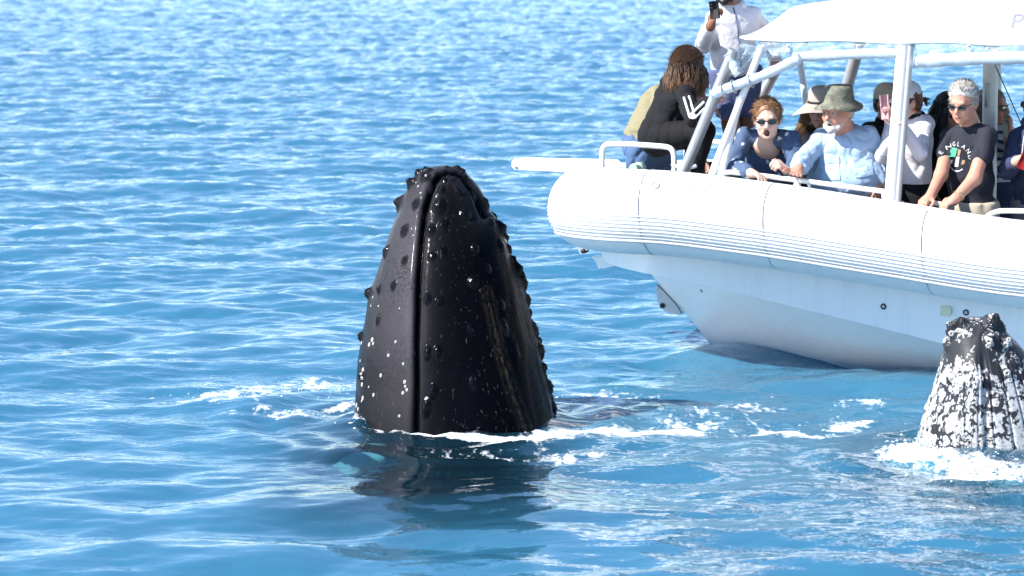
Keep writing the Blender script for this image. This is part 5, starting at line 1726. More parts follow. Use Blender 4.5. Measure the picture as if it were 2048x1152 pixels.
top.cut_plane(P.pel + P.tu * 0.075, -P.tu)
top.cut_ell(P.nb + P.tf * 0.03 + P.tu * 0.055, (0.075, 0.07, 0.05), [P.tr, P.tf, P.tu])
P.garment('top', top, M_WTOP, 0.009, 0.011, 21, 28); P.garment('trousers', tr, M_BLK2, 0.011, 0.003, 22)
sc = Solid(0.015)
for i in range(9):
    a0, a1 = [R(q) for q in (i * 40, i * 40 + 40)]
    sc.cap(P.nb + P.tr * 0.078 * math.cos(a0) + P.tf * 0.070 * math.sin(a0) + P.tu * 0.004, P.nb + P.tr * 0.078 * math.cos(a1) + P.tf * 0.070 * math.sin(a1) + P.tu * 0.004, 0.015)
P.garment('lace_collar', sc, M_BLK, 0.007, 0.004, 5, 120)
P.finish()
phone('pink phone held up by the woman in white', G(1770, 214, 1.04), (-0.75, -0.55, 0.0), (-0.2, 0, 1), M_PINK)

# ---- big man in light blue shirt and camouflage bucket hat
P = Person('bearded man in light blue shirt and olive bucket hat, arm held out', floor_pt(1705, 0.66), 'ruddy', 0.008)
shirt = Solid(0.035); tr = Solid(0.03)
pel, nck, sR, sL = G(1703, 402, .66), G(1686, 258, .74), G(1643, 280, .78), G(1738, 274, .70)
torso(P, pel, nck, sR, sL, 0.228, 0.170, 0.085, shirt)
arm(P, sR, G(1606, 322, .98), G(1597, 338, 1.17), shirt, 0.86, (0.058, 0.050, 0.034), 0.012, 0.014)
arm(P, sL, G(1766, 330, .68), G(1757, 372, .80), shirt, 0.88, (0.057, 0.050, 0.034), 0.012, 0.010)
P.hand(G(1597, 339, 1.17), Vector((-0.20, -0.85, -0.25)), Vector((0.25, -0.35, 0.9)), 0.18, True, 1.05, 0.16, 0.1)
P.hand(G(1757, 372, .80), Vector((-0.1, -0.1, -1)), Vector((-0.8, 0.3, 0)), 0.45, False, 1.05)
P.make_head(G(1675, 222, .88), (-0.62, -0.77, -0.10), (0.05, 0, 1), 1.06, nck, jaw=1.16, mouth=False, open_mouth=0.50, eyes=True, neck_r=0.070)
P.hair_cap(H_BEARD, 0.006, -0.015, seed=8); beard(P, H_BEARD, 0.92)
def bw(a, r): return -0.020 * max(0, (r - 0.095)) / 0.06 * (0.6 + 1.0 * abs(math.sin(a)) ** 2 + 0.25 * math.sin(3 * a))
bh = revolve(P, 'bucket_hat', [(0.012, 0.140), (0.05, 0.140), (0.078, 0.135), (0.086, 0.122), (0.094, 0.052), (0.098, 0.044), (0.122, 0.034), (0.146, 0.024)], M_CAMO, (0, -0.014, 0.016), 0.97, 1.10, bw)
legs(P, hips_of(P, 0.11), tr, FZ, r=0.105)
tr.ell(P.pel, (0.225, 0.175, 0.14), [P.tr, P.tf, P.tu], 0.05); tr.cut_plane(P.pel + P.tu * 0.03, P.tu)
shirt.cut_plane(P.pel - P.tu * 0.09, -P.tu)
shirt.cut_ell(P.nb + P.tf * 0.05 + P.tu * 0.06, (0.060, 0.080, 0.060), [P.tr, P.tf, P.tu])
so = P.garment('shirt', shirt, M_LBLUE, 0.010, 0.013, 31, 30); P.garment('trousers', tr, M_KHAKI, 0.012, 0.004, 32)
ST = bvh_of(so); pc = P.pel + P.tu * P.tL * 0.62; ex_, up_, nrm_ = -P.tr, P.tu, P.tf
def pocket(x0, y0, w_, h_):
    for (a, b2, m_) in (((x0, y0 - h_), (x0 + w_, y0), 0.006), ((x0 - 0.004, y0 - 0.012), (x0 + w_ + 0.004, y0 + 0.028), 0.010)):
        bm = bmesh.new(); n_ = 6
        g_ = [[bm.verts.new((a[0] + (b2[0] - a[0]) * i / n_, a[1] + (b2[1] - a[1]) * j / n_, 0)) for i in range(n_ + 1)] for j in range(n_ + 1)]
        for j in range(n_):
            for i in range(n_): bm.faces.new((g_[j][i], g_[j][i + 1], g_[j + 1][i + 1], g_[j + 1][i]))
        me2 = bpy.data.meshes.new('d'); bm.to_mesh(me2); bm.free()
        o = stick_text(me2, pc, ex_, up_, ST, nrm_, m_, 'pocket' if m_ < 0.008 else 'pocket_flap', M_LBLUE, so)
pocket(-0.155, 0.02, 0.115, 0.11); pocket(0.055, 0.02, 0.115, 0.11)
col = Solid(0.012)
for sd in (1, -1):
    col.cap(P.nb + P.tr * 0.062 * sd - P.tf * 0.02 + P.tu * 0.03, P.nb + P.tr * 0.030 * sd + P.tf * 0.088 - P.tu * 0.028, 0.014, 0.011)
    col.cap(P.nb + P.tr * 0.030 * sd + P.tf * 0.088 - P.tu * 0.028, P.nb + P.tr * 0.062 * sd + P.tf * 0.10 - P.tu * 0.05, 0.010, 0.006)
P.garment('collar', col, M_LBLUE, 0.007, 0.002, 3)
for i in range(5):
    q = pc + up_ * (0.09 - i * 0.085); hq = ST.ray_cast(q + nrm_ * 0.5, -nrm_)
    if hq[0]: ico('button', hq[0] + nrm_ * 0.002, (0.006, 0.003, 0.006), [P.tr, P.tf, P.tu], M_PRINTW, so, 1)
P.finish()

# ---- woman in floral blouse, mouth wide open
P = Person('gasping woman in navy floral blouse and sunglasses leaning on the rail', floor_pt(1535, 0.30), 'pale', 0.0075)
bl = Solid(0.03); tr = Solid(0.03)
pel, nck, sR, sL = G(1536, 392, .30), G(1537, 270, .88), G(1491, 274, .88), G(1580, 278, .88)
torso(P, pel, nck, sR, sL, 0.165, 0.125, 0.03, bl, bust=1.1)
arm(P, sR, G(1466, 334, 1.02), G(1502, 346, 1.23), bl, 0.93, (0.048, 0.041, 0.026), 0.012, 0.006)
arm(P, sL, G(1592, 332, 1.00), G(1573, 341, 1.14), bl, 0.93, (0.048, 0.041, 0.026), 0.012, 0.006)
P.hand(G(1502, 346, 1.23), BP(1524, 352, 1.27) - BP(1502, 346, 1.23), Vector((0.1, -0.35, -1)), 0.45, True, 0.95)
P.hand(G(1573, 341, 1.14), BP(1557, 328, 1.20) - BP(1573, 341, 1.14), Vector((-0.5, 0.4, -0.6)), 0.80, False, 0.95)
P.make_head(G(1535, 238, 1.00), (-0.10, -0.98, -0.12), (0, 0, 1), 1.03, nck, jaw=1.06, open_mouth=1.15, neck_r=0.052)
P.glasses(hgt=0.016)
P.hair_cap(H_GINGER, 0.003, -0.015, seed=9, tuft=0.0)
P.strands(H_GINGER, 1700, 0.046, 0.0024, -0.05, (0.5, -0.6, 0.1), 9, jitter=0.42, lift=0.008, out=0.32)
legs(P, hips_of(P, 0.09), tr, FZ, r=0.10)
tr.ell(P.pel, (0.175, 0.135, 0.13), [P.tr, P.tf, P.tu], 0.05); tr.cut_plane(P.pel + P.tu * 0.02, P.tu)
bl.cut_plane(P.pel - P.tu * 0.10, -P.tu)
bl.cut_ell(P.nb + P.tf * 0.10 + P.tu * 0.03, (0.042, 0.085, 0.125), [P.tr, P.tf, P.tu])
bl.cut_ell(P.nb + P.tu * 0.05, (0.066, 0.075, 0.05), [P.tr, P.tf, P.tu])
P.garment('blouse', bl, M_FLORAL, 0.009, 0.015, 41, 26); P.garment('trousers', tr, M_NAVY, 0.012, 0.004, 42)
P.body.ell(P.nb + P.tf * 0.060 - P.tu * 0.07, (0.085, 0.050, 0.085), [P.tr, P.tf, P.tu], 0.04)
P.finish()

# ---- woman in wide brimmed hat behind the big man
P = Person('woman in wide brimmed grey hat and black top behind the blue shirt', floor_pt(1640, 0.12), 'fair', 0.0085)
j = Solid(0.03); tr = Solid(0.03)
pel, nck, sR, sL = G(1640, 398, .12), G(1641, 254, .20), G(1606, 270, .18), G(1684, 268, .20)
torso(P, pel, nck, sR, sL, 0.140, 0.105, 0.0, j)
arm(P, sR, G(1600, 335, .18), G(1612, 385, .30), j, 0.97); arm(P, sL, G(1692, 330, .2), G(1680, 385, .3), j, 0.97)
P.hand(G(1612, 385, .30), Vector((0.2, -0.4, -1)), Vector((0.9, 0, 0)), 0.4, True, .93); P.hand(G(1680, 385, .30), Vector((-0.2, -0.4, -1)), Vector((-0.9, 0, 0)), 0.4, False, .93)
P.make_head(G(1641, 217, .30), (-0.28, -0.94, -0.12), (0, 0, 1), 0.97, nck, mouth=True, eyes=True, neck_r=0.046)
P.glasses(lens=plain('green_lens', (0.02, 0.05, 0.035), 0.15, coat=0.5))
P.locks(H_GOLD, 280, 0.20, 0.03, 12, 0.004, 0.28, (-0.03, 0, 0))
def hw_(a, r): return -0.55 * max(0, r - 0.10) * (0.25 + 0.9 * abs(math.sin(a)) ** 2 * (1.2 if math.sin(a) > 0 else 0.7))
ht = revolve(P, 'sun_hat', [(0.012, 0.150), (0.045, 0.150), (0.070, 0.140), (0.085, 0.112), (0.092, 0.052), (0.097, 0.040), (0.13, 0.036), (0.17, 0.032), (0.205, 0.026)], M_STRAW, (0, -0.015, 0), 0.97, 1.12, hw_)
revolve(P, 'hat_band', [(0.0955, 0.044), (0.0945, 0.060)], M_BAND, (0, -0.015, 0), 0.985, 1.135, None, parent=ht)
legs(P, hips_of(P, 0.08), tr, FZ)
tr.ell(P.pel, (0.145, 0.115, 0.13), [P.tr, P.tf, P.tu], 0.05)
P.garment('jacket', j, M_BLK, 0.011, 0.005, 51); P.garment('trousers', tr, M_BLK2, 0.012, 0.003, 52); P.finish()

# ---- person in tan cap
P = Person('person in tan cap and black jacket half hidden behind the white top', floor_pt(1772, 0.0), 'tan', 0.0095)
j = Solid(0.03); tr = Solid(0.03)
pel, nck, sR, sL = G(1772, 398, .0), G(1772, 246, .08), G(1738, 262, .06), G(1812, 262, .06)
torso(P, pel, nck, sR, sL, 0.15, 0.11, 0.0, j)
arm(P, sR, G(1742, 330, .06), G(1756, 380, .16), j, 0.97); arm(P, sL, G(1815, 330, .0), G(1800, 385, .1), j, 0.97)
P.hand(G(1756, 380, .16), Vector((0.2, -0.4, -1)), Vector((0.9, 0, 0)), 0.4, True); P.hand(G(1800, 385, .1), Vector((-0.2, -0.4, -1)), Vector((-0.9, 0, 0)), 0.4, False)
P.make_head(G(1777, 207, .12), (0.55, -0.80, -0.05), (0, 0, 1), 1.0, nck)
P.glasses(); ball_cap(P, M_CAPT); P.hair_cap(H_BLACK, 0.004, -0.02)
sc = Solid(0.02); sc.ell(P.nb + ZUP * 0.015, (0.075, 0.075, 0.045)); P.garment('scarf', sc, M_BLK, 0.010, 0.005, 3, 50)
legs(P, hips_of(P, 0.085), tr, FZ); tr.ell(P.pel, (0.155, 0.12, 0.13), [P.tr, P.tf, P.tu], 0.05)
P.garment('jacket', j, M_BLK, 0.011, 0.005, 61); P.garment('trousers', tr, M_BLK2, 0.012, 0.003, 62); P.finish()

# ---- woman with black hair
P = Person('woman with long black hair, sunglasses and black coat, smiling to the right', floor_pt(1888, 0.22), 'olive', 0.008)
j = Solid(0.03); tr = Solid(0.03)
pel, nck, sR, sL = G(1886, 398, .22), G(1889, 256, .28), G(1858, 274, .24), G(1925, 272, .30)
torso(P, pel, nck, sR, sL, 0.135, 0.105, 0.0, j)
arm(P, sR, G(1852, 335, .28), G(1866, 382, .40), j, 0.97); arm(P, sL, G(1932, 335, .3), G(1920, 385, .4), j, 0.97)
P.hand(G(1866, 382, .40), Vector((0.2, -0.4, -1)), Vector((0.9, 0, 0)), 0.4, True, .93); P.hand(G(1920, 385, .4), Vector((-0.2, -0.4, -1)), Vector((-0.9, 0, 0)), 0.4, False, .93)
P.make_head(G(1897, 224, .36), (0.50, -0.84, -0.16), (0, 0, 1), 0.98, nck, mouth=True, neck_r=0.046)
P.glasses(hgt=0.021)
P.locks(H_BLACK, 420, 0.20, 0.035, 15, 0.005, 0.22)
P.hair_cap(H_BLACK, 0.010, -0.04, seed=3)
legs(P, hips_of(P, 0.08), tr, FZ); tr.ell(P.pel, (0.14, 0.115, 0.13), [P.tr, P.tf, P.tu], 0.05)
P.garment('coat', j, M_BLK, 0.011, 0.005, 71); P.garment('trousers', tr, M_BLK2, 0.012, 0.003, 72); P.finish()

# ---- woman in striped T-shirt behind the mast
P = Person('woman in striped T-shirt and sunglasses standing behind the white mast', floor_pt(1985, -0.52), 'tan', 0.0085)
j = Solid(0.03); tr = Solid(0.03)
pel, nck, sR, sL = G(1990, 372, -.52), G(1986, 252, -.50), G(1958, 270, -.54), G(2014, 268, -.44)
torso(P, pel, nck, sR, sL, 0.145, 0.110, 0.01, j, bust=0.8)
arm(P, sR, G(1956, 320, -.50), G(1972, 345, -.36), j, 0.25); arm(P, sL, G(2022, 310, -.36), G(2016, 270, -.20), j, 0.25)
P.hand(G(2016, 270, -.20), Vector((0.25, -0.1, 1)), Vector((-0.8, 0.3, 0)), 0.5, False, .95); P.hand(G(1972, 345, -.36), Vector((0.8, -0.4, 0.2)), Vector((0, 0, -1)), 0.5, True, .95)
P.make_head(G(1985, 215, -.46), (0.84, -0.52, 0.02), (0, 0, 1), 1.0, nck, mouth=True, neck_r=0.048)
P.glasses(hgt=0.020); P.hair_cap(H_ASH, 0.010, -0.03, seed=4); P.locks(H_ASH, 220, 0.17, 0.02, 18, 0.004, 0.45)
legs(P, hips_of(P, 0.08), tr, FZ); tr.ell(P.pel, (0.15, 0.12, 0.13), [P.tr, P.tf, P.tu], 0.05); tr.cut_plane(P.pel + P.tu * 0.04, P.tu)
j.cut_plane(P.pel + P.tu * 0.0, -P.tu)
P.garment('t_shirt', j, M_STRIPE, 0.010, 0.005, 81); P.garment('trousers', tr, M_NAVY, 0.012, 0.003, 82); P.finish()
phone('pale phone held by the woman in the striped T-shirt', G(2013, 253, -.16), (0.8, -0.5, 0.1), (0.4, 0, 0.9), plain('pale_case', (0.60, 0.60, 0.50), 0.3))

# ---- person in navy hoodie at the right edge
P = Person('person in navy hoodie and grey trousers cut off by the right edge', floor_pt(2078, 0.62), 'fair', 0.0085)
j = Solid(0.035); tr = Solid(0.03)
pel, nck, sR, sL = G(2080, 405, .62), G(2078, 248, .66), G(2040, 272, .64), G(2120, 270, .68)
torso(P, pel, nck, sR, sL, 0.165, 0.125, 0.03, j)
arm(P, sR, G(2014, 340, .84), G(2034, 322, 1.02), j, 0.90, (0.052, 0.046, 0.030), 0.012, 0.006); arm(P, sL, G(2140, 340, .82), G(2100, 330, 1.0), j, 0.9, (0.052, 0.046, 0.030), 0.016)
P.hand(G(2034, 322, 1.02), Vector((0.7, -0.3, 0.45)), Vector((0.3, -0.2, -0.7)), 0.75, True); P.hand(G(2100, 330, 1.0), Vector((-0.8, -0.3, 0.3)), Vector((0.2, 0, -0.8)), 0.7, False)
P.make_head(G(2074, 205, .72), (-0.6, -0.76, -0.1), (0, 0, 1), 1.02, nck, mouth=True)
P.hair_cap(H_GINGER, 0.005, -0.02, seed=14, tuft=0.0); P.strands(H_GINGER, 300, 0.04, 0.0036, -0.03, (0.3, -0.6, 0.4), 19); P.glasses()
hd = Solid(0.03)
for i in range(8):
    a0, a1 = R(150 + i * 30), R(180 + i * 30)
    hd.cap(P.nb + P.tr * 0.085 * math.cos(a0) + P.tf * 0.085 * math.sin(a0) + P.tu * 0.01, P.nb + P.tr * 0.085 * math.cos(a1) + P.tf * 0.085 * math.sin(a1) + P.tu * 0.01, 0.030)
P.garment('hood', hd, M_NAVY, 0.010, 0.006, 7)
for sd in (1, -1):
    bm = bmesh.new(); q = P.nb + P.tf * 0.10 + P.tr * 0.035 * sd
    sweep(bm, smooth_path([q, q + P.tf * 0.06 - P.tu * 0.06, q + P.tf * 0.07 - P.tu * 0.17 + P.tr * 0.01]), 0.004, 6); bm_obj('drawstring', bm, M_PRINTW, P.root)
legs(P, hips_of(P, 0.09), tr, FZ); tr.ell(P.pel, (0.17, 0.13, 0.13), [P.tr, P.tf, P.tu], 0.05); tr.cut_plane(P.pel + P.tu * 0.03, P.tu)
j.cut_plane(P.pel - P.tu * 0.01, -P.tu)
P.garment('hoodie', j, M_NAVY, 0.010, 0.016, 91, 24); P.garment('trousers', tr, M_GPANT, 0.011, 0.006, 92); P.finish()
phone('red phone gripped by the person in the navy hoodie', G(2052, 316, 1.10), (-0.6, -0.7, 0.3), (0.3, 0, 0.9), M_RED)

# ---- man standing on the bow
DV = 0.0
fd = BL(1470, 300, 0.0); fd.z = 0.86 + HEEL * (0.0 - 0.4)
BOWZ = fd.z
P = Person('bearded man in pale grey hoodie and blue shorts standing on the bow filming', BWORLD(fd), 'brown', 0.008)
j = Solid(0.035); tr = Solid(0.03)
pel, nck, sR, sL = G(1470, 142, .0), G(1460, 16, .04), G(1432, 40, .10), G(1506, 34, -.06)
torso(P, pel, nck, sR, sL, 0.158, 0.118, 0.01, j)
arm(P, sR, G(1406, 88, .20), G(1421, 52, .40), j, 0.95, (0.052, 0.045, 0.030), 0.012, 0.004); arm(P, sL, G(1545, 90, -.35), G(1549, 128, -.70), j, 0.93, (0.052, 0.045, 0.030), 0.012, 0.004)
P.hand(G(1421, 52, .40), Vector((0.30, -0.1, 1)), Vector((0.8, 0.35, 0.1)), 0.62, True); P.hand(G(1549, 128, -.70), Vector((-0.1, 0.25, -0.9)), Vector((-0.3, 0.7, -0.2)), 0.85, False)
P.make_head(G(1454, -33, .10), (-0.45, -0.86, -0.22), (0, 0, 1), 1.02, nck, mouth=True)
P.hair_cap(H_BLACK, 0.008, -0.02, seed=5); beard(P, H_BLACK, 0.8); P.glasses()
hp_ = hips_of(P, 0.082, 0.02)
legs(P, hp_, tr, BOWZ, knees=[G(1466, 282, .10), G(1490, 282, -.06)], short=0.52, r=0.078)
tr.ell(P.pel, (0.165, 0.125, 0.12), [P.tr, P.tf, P.tu], 0.05); tr.cut_plane(P.pel + P.tu * 0.03, P.tu)
j.cut_plane(P.pel - P.tu * 0.015, -P.tu)
jo = P.garment('hoodie', j, M_HOOD, 0.010, 0.016, 101, 24); P.garment('shorts', tr, M_SHORT, 0.010, 0.014, 102, 24)
JT = bvh_of(jo); bm = bmesh.new(); Z_ = []
for i in range(26):
    q = P.pel + P.tu * (0.02 + i * 0.0165); hq = JT.ray_cast(q + P.tf * 0.5, -P.tf)
    if hq[0]: Z_.append(hq[0] + P.tf * 0.002)
sweep(bm, Z_, 0.0055, 6); bm_obj('zip', bm, plain('blue_grey_zip', (0.10, 0.12, 0.20), 0.4), jo)
wb_ = Solid(0.02)
for i in range(12):
    a0, a1 = R(i * 30), R(i * 30 + 30)
    wb_.cap(P.pel + P.tr * 0.155 * math.cos(a0) + P.tf * 0.116 * math.sin(a0) + P.tu * 0.002, P.pel + P.tr * 0.155 * math.cos(a1) + P.tf * 0.116 * math.sin(a1) + P.tu * 0.002, 0.022)
P.garment('waistband', wb_, M_HOOD, 0.010, 0.003, 6, 40)
hd = Solid(0.03)
for i in range(7):
    a0, a1 = R(165 + i * 30), R(195 + i * 30)
    hd.cap(P.nb + P.tr * 0.08 * math.cos(a0) + P.tf * 0.08 * math.sin(a0) + P.tu * 0.01, P.nb + P.tr * 0.08 * math.cos(a1) + P.tf * 0.08 * math.sin(a1) + P.tu * 0.01, 0.030)
P.garment('hood', hd, M_HOOD, 0.010, 0.006, 7)
P.finish()
phone('dark phone held high by the man standing on the bow', G(1429, 20, .46), (-0.5, -0.82, 0.0), (-0.15, 0, 1), M_GREYP, (0.062, 0.112, 0.010))

# ---- woman crouching on the bow in a black tracksuit
sp = BL(1330, 340, 0.45); sp.z = 0.86
P = Person('woman in black striped tracksuit with long brown hair crouching on the bow', BWORLD(sp), 'fair', 0.008)
j = Solid(0.035); tr = Solid(0.03)
pel, nck, sR, sL = G(1322, 268, .46), G(1356, 170, .46), G(1370, 190, .64), G(1336, 182, .28)
torso(P, pel, nck, sR, sL, 0.15, 0.115, 0.0, j)
elb, wri = G(1384, 236, .84), G(1418, 204, .93)
arm(P, sR, elb, wri, j, 0.97, (0.045, 0.040, 0.026), 0.016); arm(P, sL, G(1362, 222, .18), G(1396, 216, .34), j, 0.97, (0.045, 0.040, 0.026), 0.016)
P.hand(wri, BP(1440, 190, 1.0) - wri, Vector((0.5, 0.6, -0.5)), 0.6, True, 0.95); P.hand(G(1396, 216, .34), Vector((1, 0, 0.2)), Vector((0, 0.3, -1)), 0.5, False, 0.95)
P.make_head(G(1378, 134, .46), (0.72, 0.66, -0.22), (0, 0, 1), 1.0, nck, neck_r=0.046)
P.hair_cap(H_BROWN, 0.014, -0.06, seed=3, tuft=0.003)
P.locks(H_BROWN, 900, 0.21, 0.040, 33, 0.0040, 0.30, (-0.035, 0.0, 0), 0.018)
P.strands(H_BROWN, 1000, 0.085, 0.0022, -0.02, (0.1, -0.7, -0.3), 4, jitter=0.15, lift=0.010)
hipA, hipB = P.base + P.pel + BV * 0.09 - ZUP * 0.02, P.base + P.pel - BV * 0.09 - ZUP * 0.02
knA, knB = G(1408, 262, .66), G(1396, 268, .22)
for h_, kn_, an_ in ((hipA, knA, G(1390, 348, .62)), (hipB, knB, G(1378, 352, .22))):
    an_ = Vector(an_)
    P.limb([h_, kn_, an_], (0.085, 0.056, 0.04), 0.03)
    tr.cap(P.L(h_), P.L(kn_), 0.112, 0.072, 0.05); tr.cap(P.L(kn_), P.L(an_), 0.070, 0.052, 0.03)
    S = Solid(0.02); cc = P.L(an_); F_ = Vector((0.9, 0.3, 0)).normalized()
    S.cap(cc - ZUP * 0.04 - F_ * 0.05, cc - ZUP * 0.05 + F_ * 0.13, 0.042, 0.034); P.garment('shoe', S, M_SHOE, 0.012, 0.0)
tr.ell(P.pel - P.tf * 0.02 - ZUP * 0.005, (0.165, 0.125, 0.14), [P.tr, P.tf, P.tu], 0.06)
j.cut_plane(P.pel + P.tu * 0.02, -P.tu)
j.ell(P.pel + P.tu * 0.09, (0.160, 0.125, 0.07), [P.tr, P.tf, P.tu], 0.04)
hd = Solid(0.03); hd.ell(P.nb - P.tf * 0.06 - P.tu * 0.01, (0.105, 0.06, 0.06), [P.tr, P.tf, P.tu]); P.garment('hood', hd, M_BLK, 0.010, 0.007, 7, 40)
jo = P.garment('track_top', j, M_BLK, 0.010, 0.016, 111, 26); P.garment('track_trousers', tr, M_BLK2, 0.010, 0.009, 112, 30)
JT = bvh_of(jo); toc = (CAMP - P.base - P.pel).normalized()
for off in (0.0, 0.034):
    line = []
    A3, B3, C3 = P.L(sR), P.L(elb), P.L(wri)
    pts_ = [A3.lerp(B3, q) for q in np.linspace(0.10, 0.96, 14)] + [B3.lerp(C3, q) for q in np.linspace(0.08, 0.86, 12)]
    for i, q in enumerate(pts_):
        dax = (B3 - A3) if i < 14 else (C3 - B3)
        sdv = dax.cross(toc).normalized()
        hq = JT.ray_cast(q + toc * 0.4 + sdv * (off - 0.022), -toc)
        if hq[0]: line.append(hq[0] + toc * 0.0005)
    bm = bmesh.new(); sweep(bm, smooth_path(line, it=1), 0.0085, 8); bm_obj('sleeve_stripe', bm, M_PRINTW, jo)
P.finish()

# ---- person bending over behind her
sp = BL(1300, 340, 0.05); sp.z = 0.85
P = Person('person in khaki jacket and blue jeans bending over behind the black tracksuit', BWORLD(sp), 'fair', 0.0095)
j = Solid(0.035); tr = Solid(0.03)
pel, nck, sR, sL = G(1283, 290, .08), G(1330, 188, .0), G(1338, 206, .16), G(1312, 192, -.16)
torso(P, pel, nck, sR, sL, 0.165, 0.125, 0.0, j)
j.ell(P.pel + P.tu * 0.08, (0.180, 0.140, 0.10), [P.tr, P.tf, P.tu], 0.05)
arm(P, sR, G(1390, 270, .1), G(1402, 316, .0), j, 0.95); arm(P, sL, G(1378, 262, -.2), G(1400, 318, -.15), j, 0.95)
P.hand(G(1402, 316, .0), Vector((0.4, -0.1, -0.6)), Vector((0, -0.3, -0.8)), 0.5, True); P.hand(G(1400, 318, -.15), Vector((0.4, -0.1, -0.6)), Vector((0, 0.3, -0.8)), 0.5, False)
P.make_head(G(1384, 172, -.02), (0.85, 0.25, -0.45), (0, 0, 1), 1.0, nck); P.hair_cap(H_BROWN, 0.010, -0.05)
for h_, kn_, an_ in (((1281, 304, .17), (1278, 402, .20), (1240, 412, .18)), ((1316, 304, -.02), (1318, 402, -.02), (1270, 412, -.02))):
    h_, kn_, an_ = G(*h_), G(*kn_), G(*an_)
    P.limb([h_, kn_, an_], (0.09, 0.06, 0.04), 0.03)
    tr.cap(P.L(h_), P.L(kn_), 0.102, 0.084, 0.035); tr.cap(P.L(kn_), P.L(an_), 0.075, 0.055, 0.03)
    S = Solid(0.02); cc = P.L(an_); S.cap(cc, cc + Vector((-0.10, 0.0, -0.01)), 0.042, 0.036); P.garment('shoe', S, M_SHOE, 0.012, 0.0)
tr.ell(P.pel, (0.165, 0.135, 0.12), [P.tr, P.tf, P.tu], 0.05)
j.cut_plane(P.pel + P.tu * 0.015, -P.tu)
P.garment('jacket', j, M_OLIVE, 0.010, 0.016, 121, 24); P.garment('jeans', tr, M_JEAN, 0.010, 0.018, 122, 30); P.finish()

# ---- camera with long lens lying on a bag on the fore deck
q = BL(1398, 333, -0.15); zb = 0.86 + HEEL * (-0.15 - 0.4)
cb = empty('camera_bag', BWORLD((q.x, -0.15, zb))); tag(cb, 'low black bag on the fore deck under the long lens', 'bag')
bm = bmesh.new(); box(bm, (0.02, 0, (q.z - zb) / 2 - 0.02), (0.26, 0.20, q.z - zb - 0.045), bev=0.03); bm_obj('bag_body', bm, M_BLK, cb)
bm = bmesh.new(); sweep(bm, smooth_path([(-0.09, -0.101, 0.08), (-0.04, -0.125, 0.03), (0.06, -0.125, 0.03), (0.11, -0.101, 0.08)]), 0.008, 6); bm_obj('bag_strap', bm, M_BLK, cb)
ce = empty('camera', BWORLD(q)); tag(ce, 'camera with long black lens lying on the bow', 'camera')
bm = bmesh.new()
prof = [(-0.02, 0.026), (0.02, 0.026), (0.022, 0.031), (0.055, 0.031), (0.057, 0.033), (0.10, 0.034), (0.102, 0.031), (0.125, 0.031)]
sweep(bm, [(x, 0, 0) for x, r in prof], [r for x, r in prof], 22, up=ZUP); bm_obj('lens', bm, M_BLACK, ce, sharp=40)
bm = bmesh.new(); sweep(bm, [(0.028, 0, 0), (0.044, 0, 0)], 0.0335, 22); bm_obj('lens_ring', bm, M_ALU, ce, sharp=40)
bm = bmesh.new(); box(bm, (-0.065, 0, 0.005), (0.075, 0.12, 0.085), bev=0.012); box(bm, (-0.060, 0, 0.055), (0.06, 0.05, 0.03), bev=0.01); bm_obj('camera_body', bm, M_BLACK, ce)
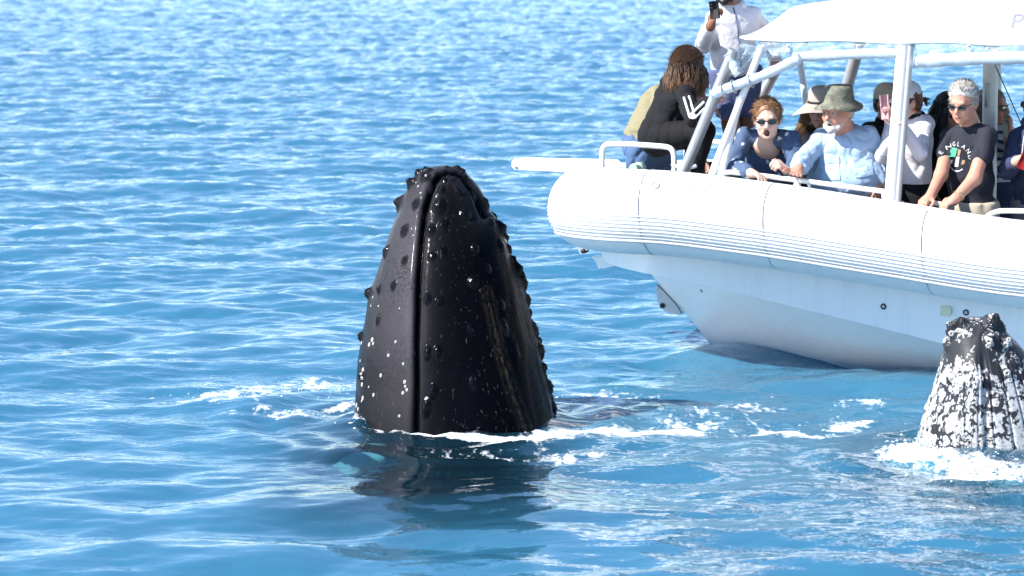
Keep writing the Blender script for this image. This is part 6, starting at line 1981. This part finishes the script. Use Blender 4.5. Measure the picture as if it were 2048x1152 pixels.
# ------------------------------------------------------------------ splash and drops
t = NT('white_splash'); v = t.coord('Object')
n_ = t.noise(v, 38, 4, 0.6)
t.set(Base_Color=t.mix(n_, (0.62, 0.72, 0.78), (0.86, 0.88, 0.89)), Roughness=0.55, Normal=t.bump(n_, 0.8, 0.02), Subsurface_Weight=0.2, Subsurface_Scale=0.03)
M_SPLASH = t.m
def fbm(x, y, seed, octs=5, f0=9.0):
    rng = np.random.default_rng(seed); out = np.zeros_like(x); amp = 1.0; f = f0
    for o in range(octs):
        for q in range(3):
            a = rng.uniform(0, 2 * np.pi); ph = rng.uniform(0, 6.28)
            out += amp * np.sin((x * math.cos(a) + y * math.sin(a)) * f + ph + 1.3 * np.sin((x * math.sin(a) - y * math.cos(a)) * f * 0.7 + ph * 2)) / 3
        amp *= 0.55; f *= 1.95
    return out
def splash(name, label, path_px, height, width, seed, root=None):
    Q = [at_z(x, y) for x, y in path_px]
    Pth = smooth_path(Q, it=3)
    n = 240; m = 30
    cum = np.array([0] + list(np.cumsum([(b - a).length for a, b in zip(Pth[:-1], Pth[1:])])))
    ts = np.linspace(0, cum[-1], n)
    X = np.interp(ts, cum, [p.x for p in Pth]); Y = np.interp(ts, cum, [p.y for p in Pth])
    dX = np.gradient(X); dY = np.gradient(Y); L = np.hypot(dX, dY); nxv, nyv = -dY / L, dX / L
    w = np.linspace(-1, 1, m)
    gx_ = X[:, None] + nxv[:, None] * w[None] * width; gy_ = Y[:, None] + nyv[:, None] * w[None] * width
    env = np.sin(np.linspace(0, 1, n) * np.pi) ** 0.45
    nz_ = fbm(gx_, gy_ * 0.8, seed)
    prof = np.clip(1 - np.abs(w) ** 2.2, 0, 1)
    z = height * env[:, None] * prof[None] * (0.50 + 0.75 * nz_) - 0.026 + 0.022 * nz_
    base = water_disp(gx_.ravel(), gy_.ravel())[0].reshape(gx_.shape)
    V = np.stack([gx_, gy_, z + base], 2)
    o = V[n // 2, m // 2].copy(); o[2] = 0
    i = np.arange(n * m).reshape(n, m)
    F = np.stack([i[:-1, :-1].ravel(), i[1:, :-1].ravel(), i[1:, 1:].ravel(), i[:-1, 1:].ravel()], 1)
    ob = link(name, np_mesh(name, (V - o).reshape(-1, 3), F), M_SPLASH)
    ob.location = o
    tag(ob, label, 'splash', kind='stuff')
    return X, Y
splash('splash', 'white splash round the mottled whale', [(1766, 930), (1800, 919), (1850, 916), (1900, 928), (1960, 940), (2030, 947), (2110, 942)], 0.060, 0.20, 3)
# flying drops and floating froth
def drops(name, label, spots, seed, r0, r1):
    rng = random.Random(seed); bm = bmesh.new()
    for (px, py, sx, sy, n, zmax) in spots:
        for i in range(n):
            q = at_z(px + rng.gauss(0, sx), py + rng.gauss(0, sy)); z = water_z(q.x, q.y) + max(0, rng.uniform(-0.2, 1)) * zmax * rng.random()
            r = rng.uniform(r0, r1) * (0.5 + rng.random())
            M = Matrix.Translation((q.x, q.y, z)) @ Matrix.Diagonal((r * rng.uniform(0.9, 2.6), r * rng.uniform(0.8, 1.8), r * (0.8 if zmax > 0.02 else 0.45), 1))
            bmesh.ops.create_icosphere(bm, subdivisions=1, radius=1.0, matrix=M)
    o = bm_obj(name, bm, M_SPLASH); tag(o, label, 'splash', kind='stuff')
drops('spray_drops', 'fine drops thrown up along the splash', [(1850, 915, 40, 6, 140, 0.09), (1780, 918, 12, 6, 70, 0.07), (1960, 938, 50, 8, 160, 0.07)], 5, 0.002, 0.006)
drops('froth', 'scattered froth floating beside the whales', [(520, 785, 110, 16, 60, 0.003), (650, 775, 40, 12, 40, 0.003), (600, 828, 60, 6, 30, 0.003), (1180, 800, 90, 18, 45, 0.003), (1350, 820, 150, 24, 45, 0.003), (1600, 860, 90, 18, 40, 0.003), (1120, 895, 80, 12, 60, 0.003), (760, 850, 35, 6, 40, 0.005)], 8, 0.002, 0.006)
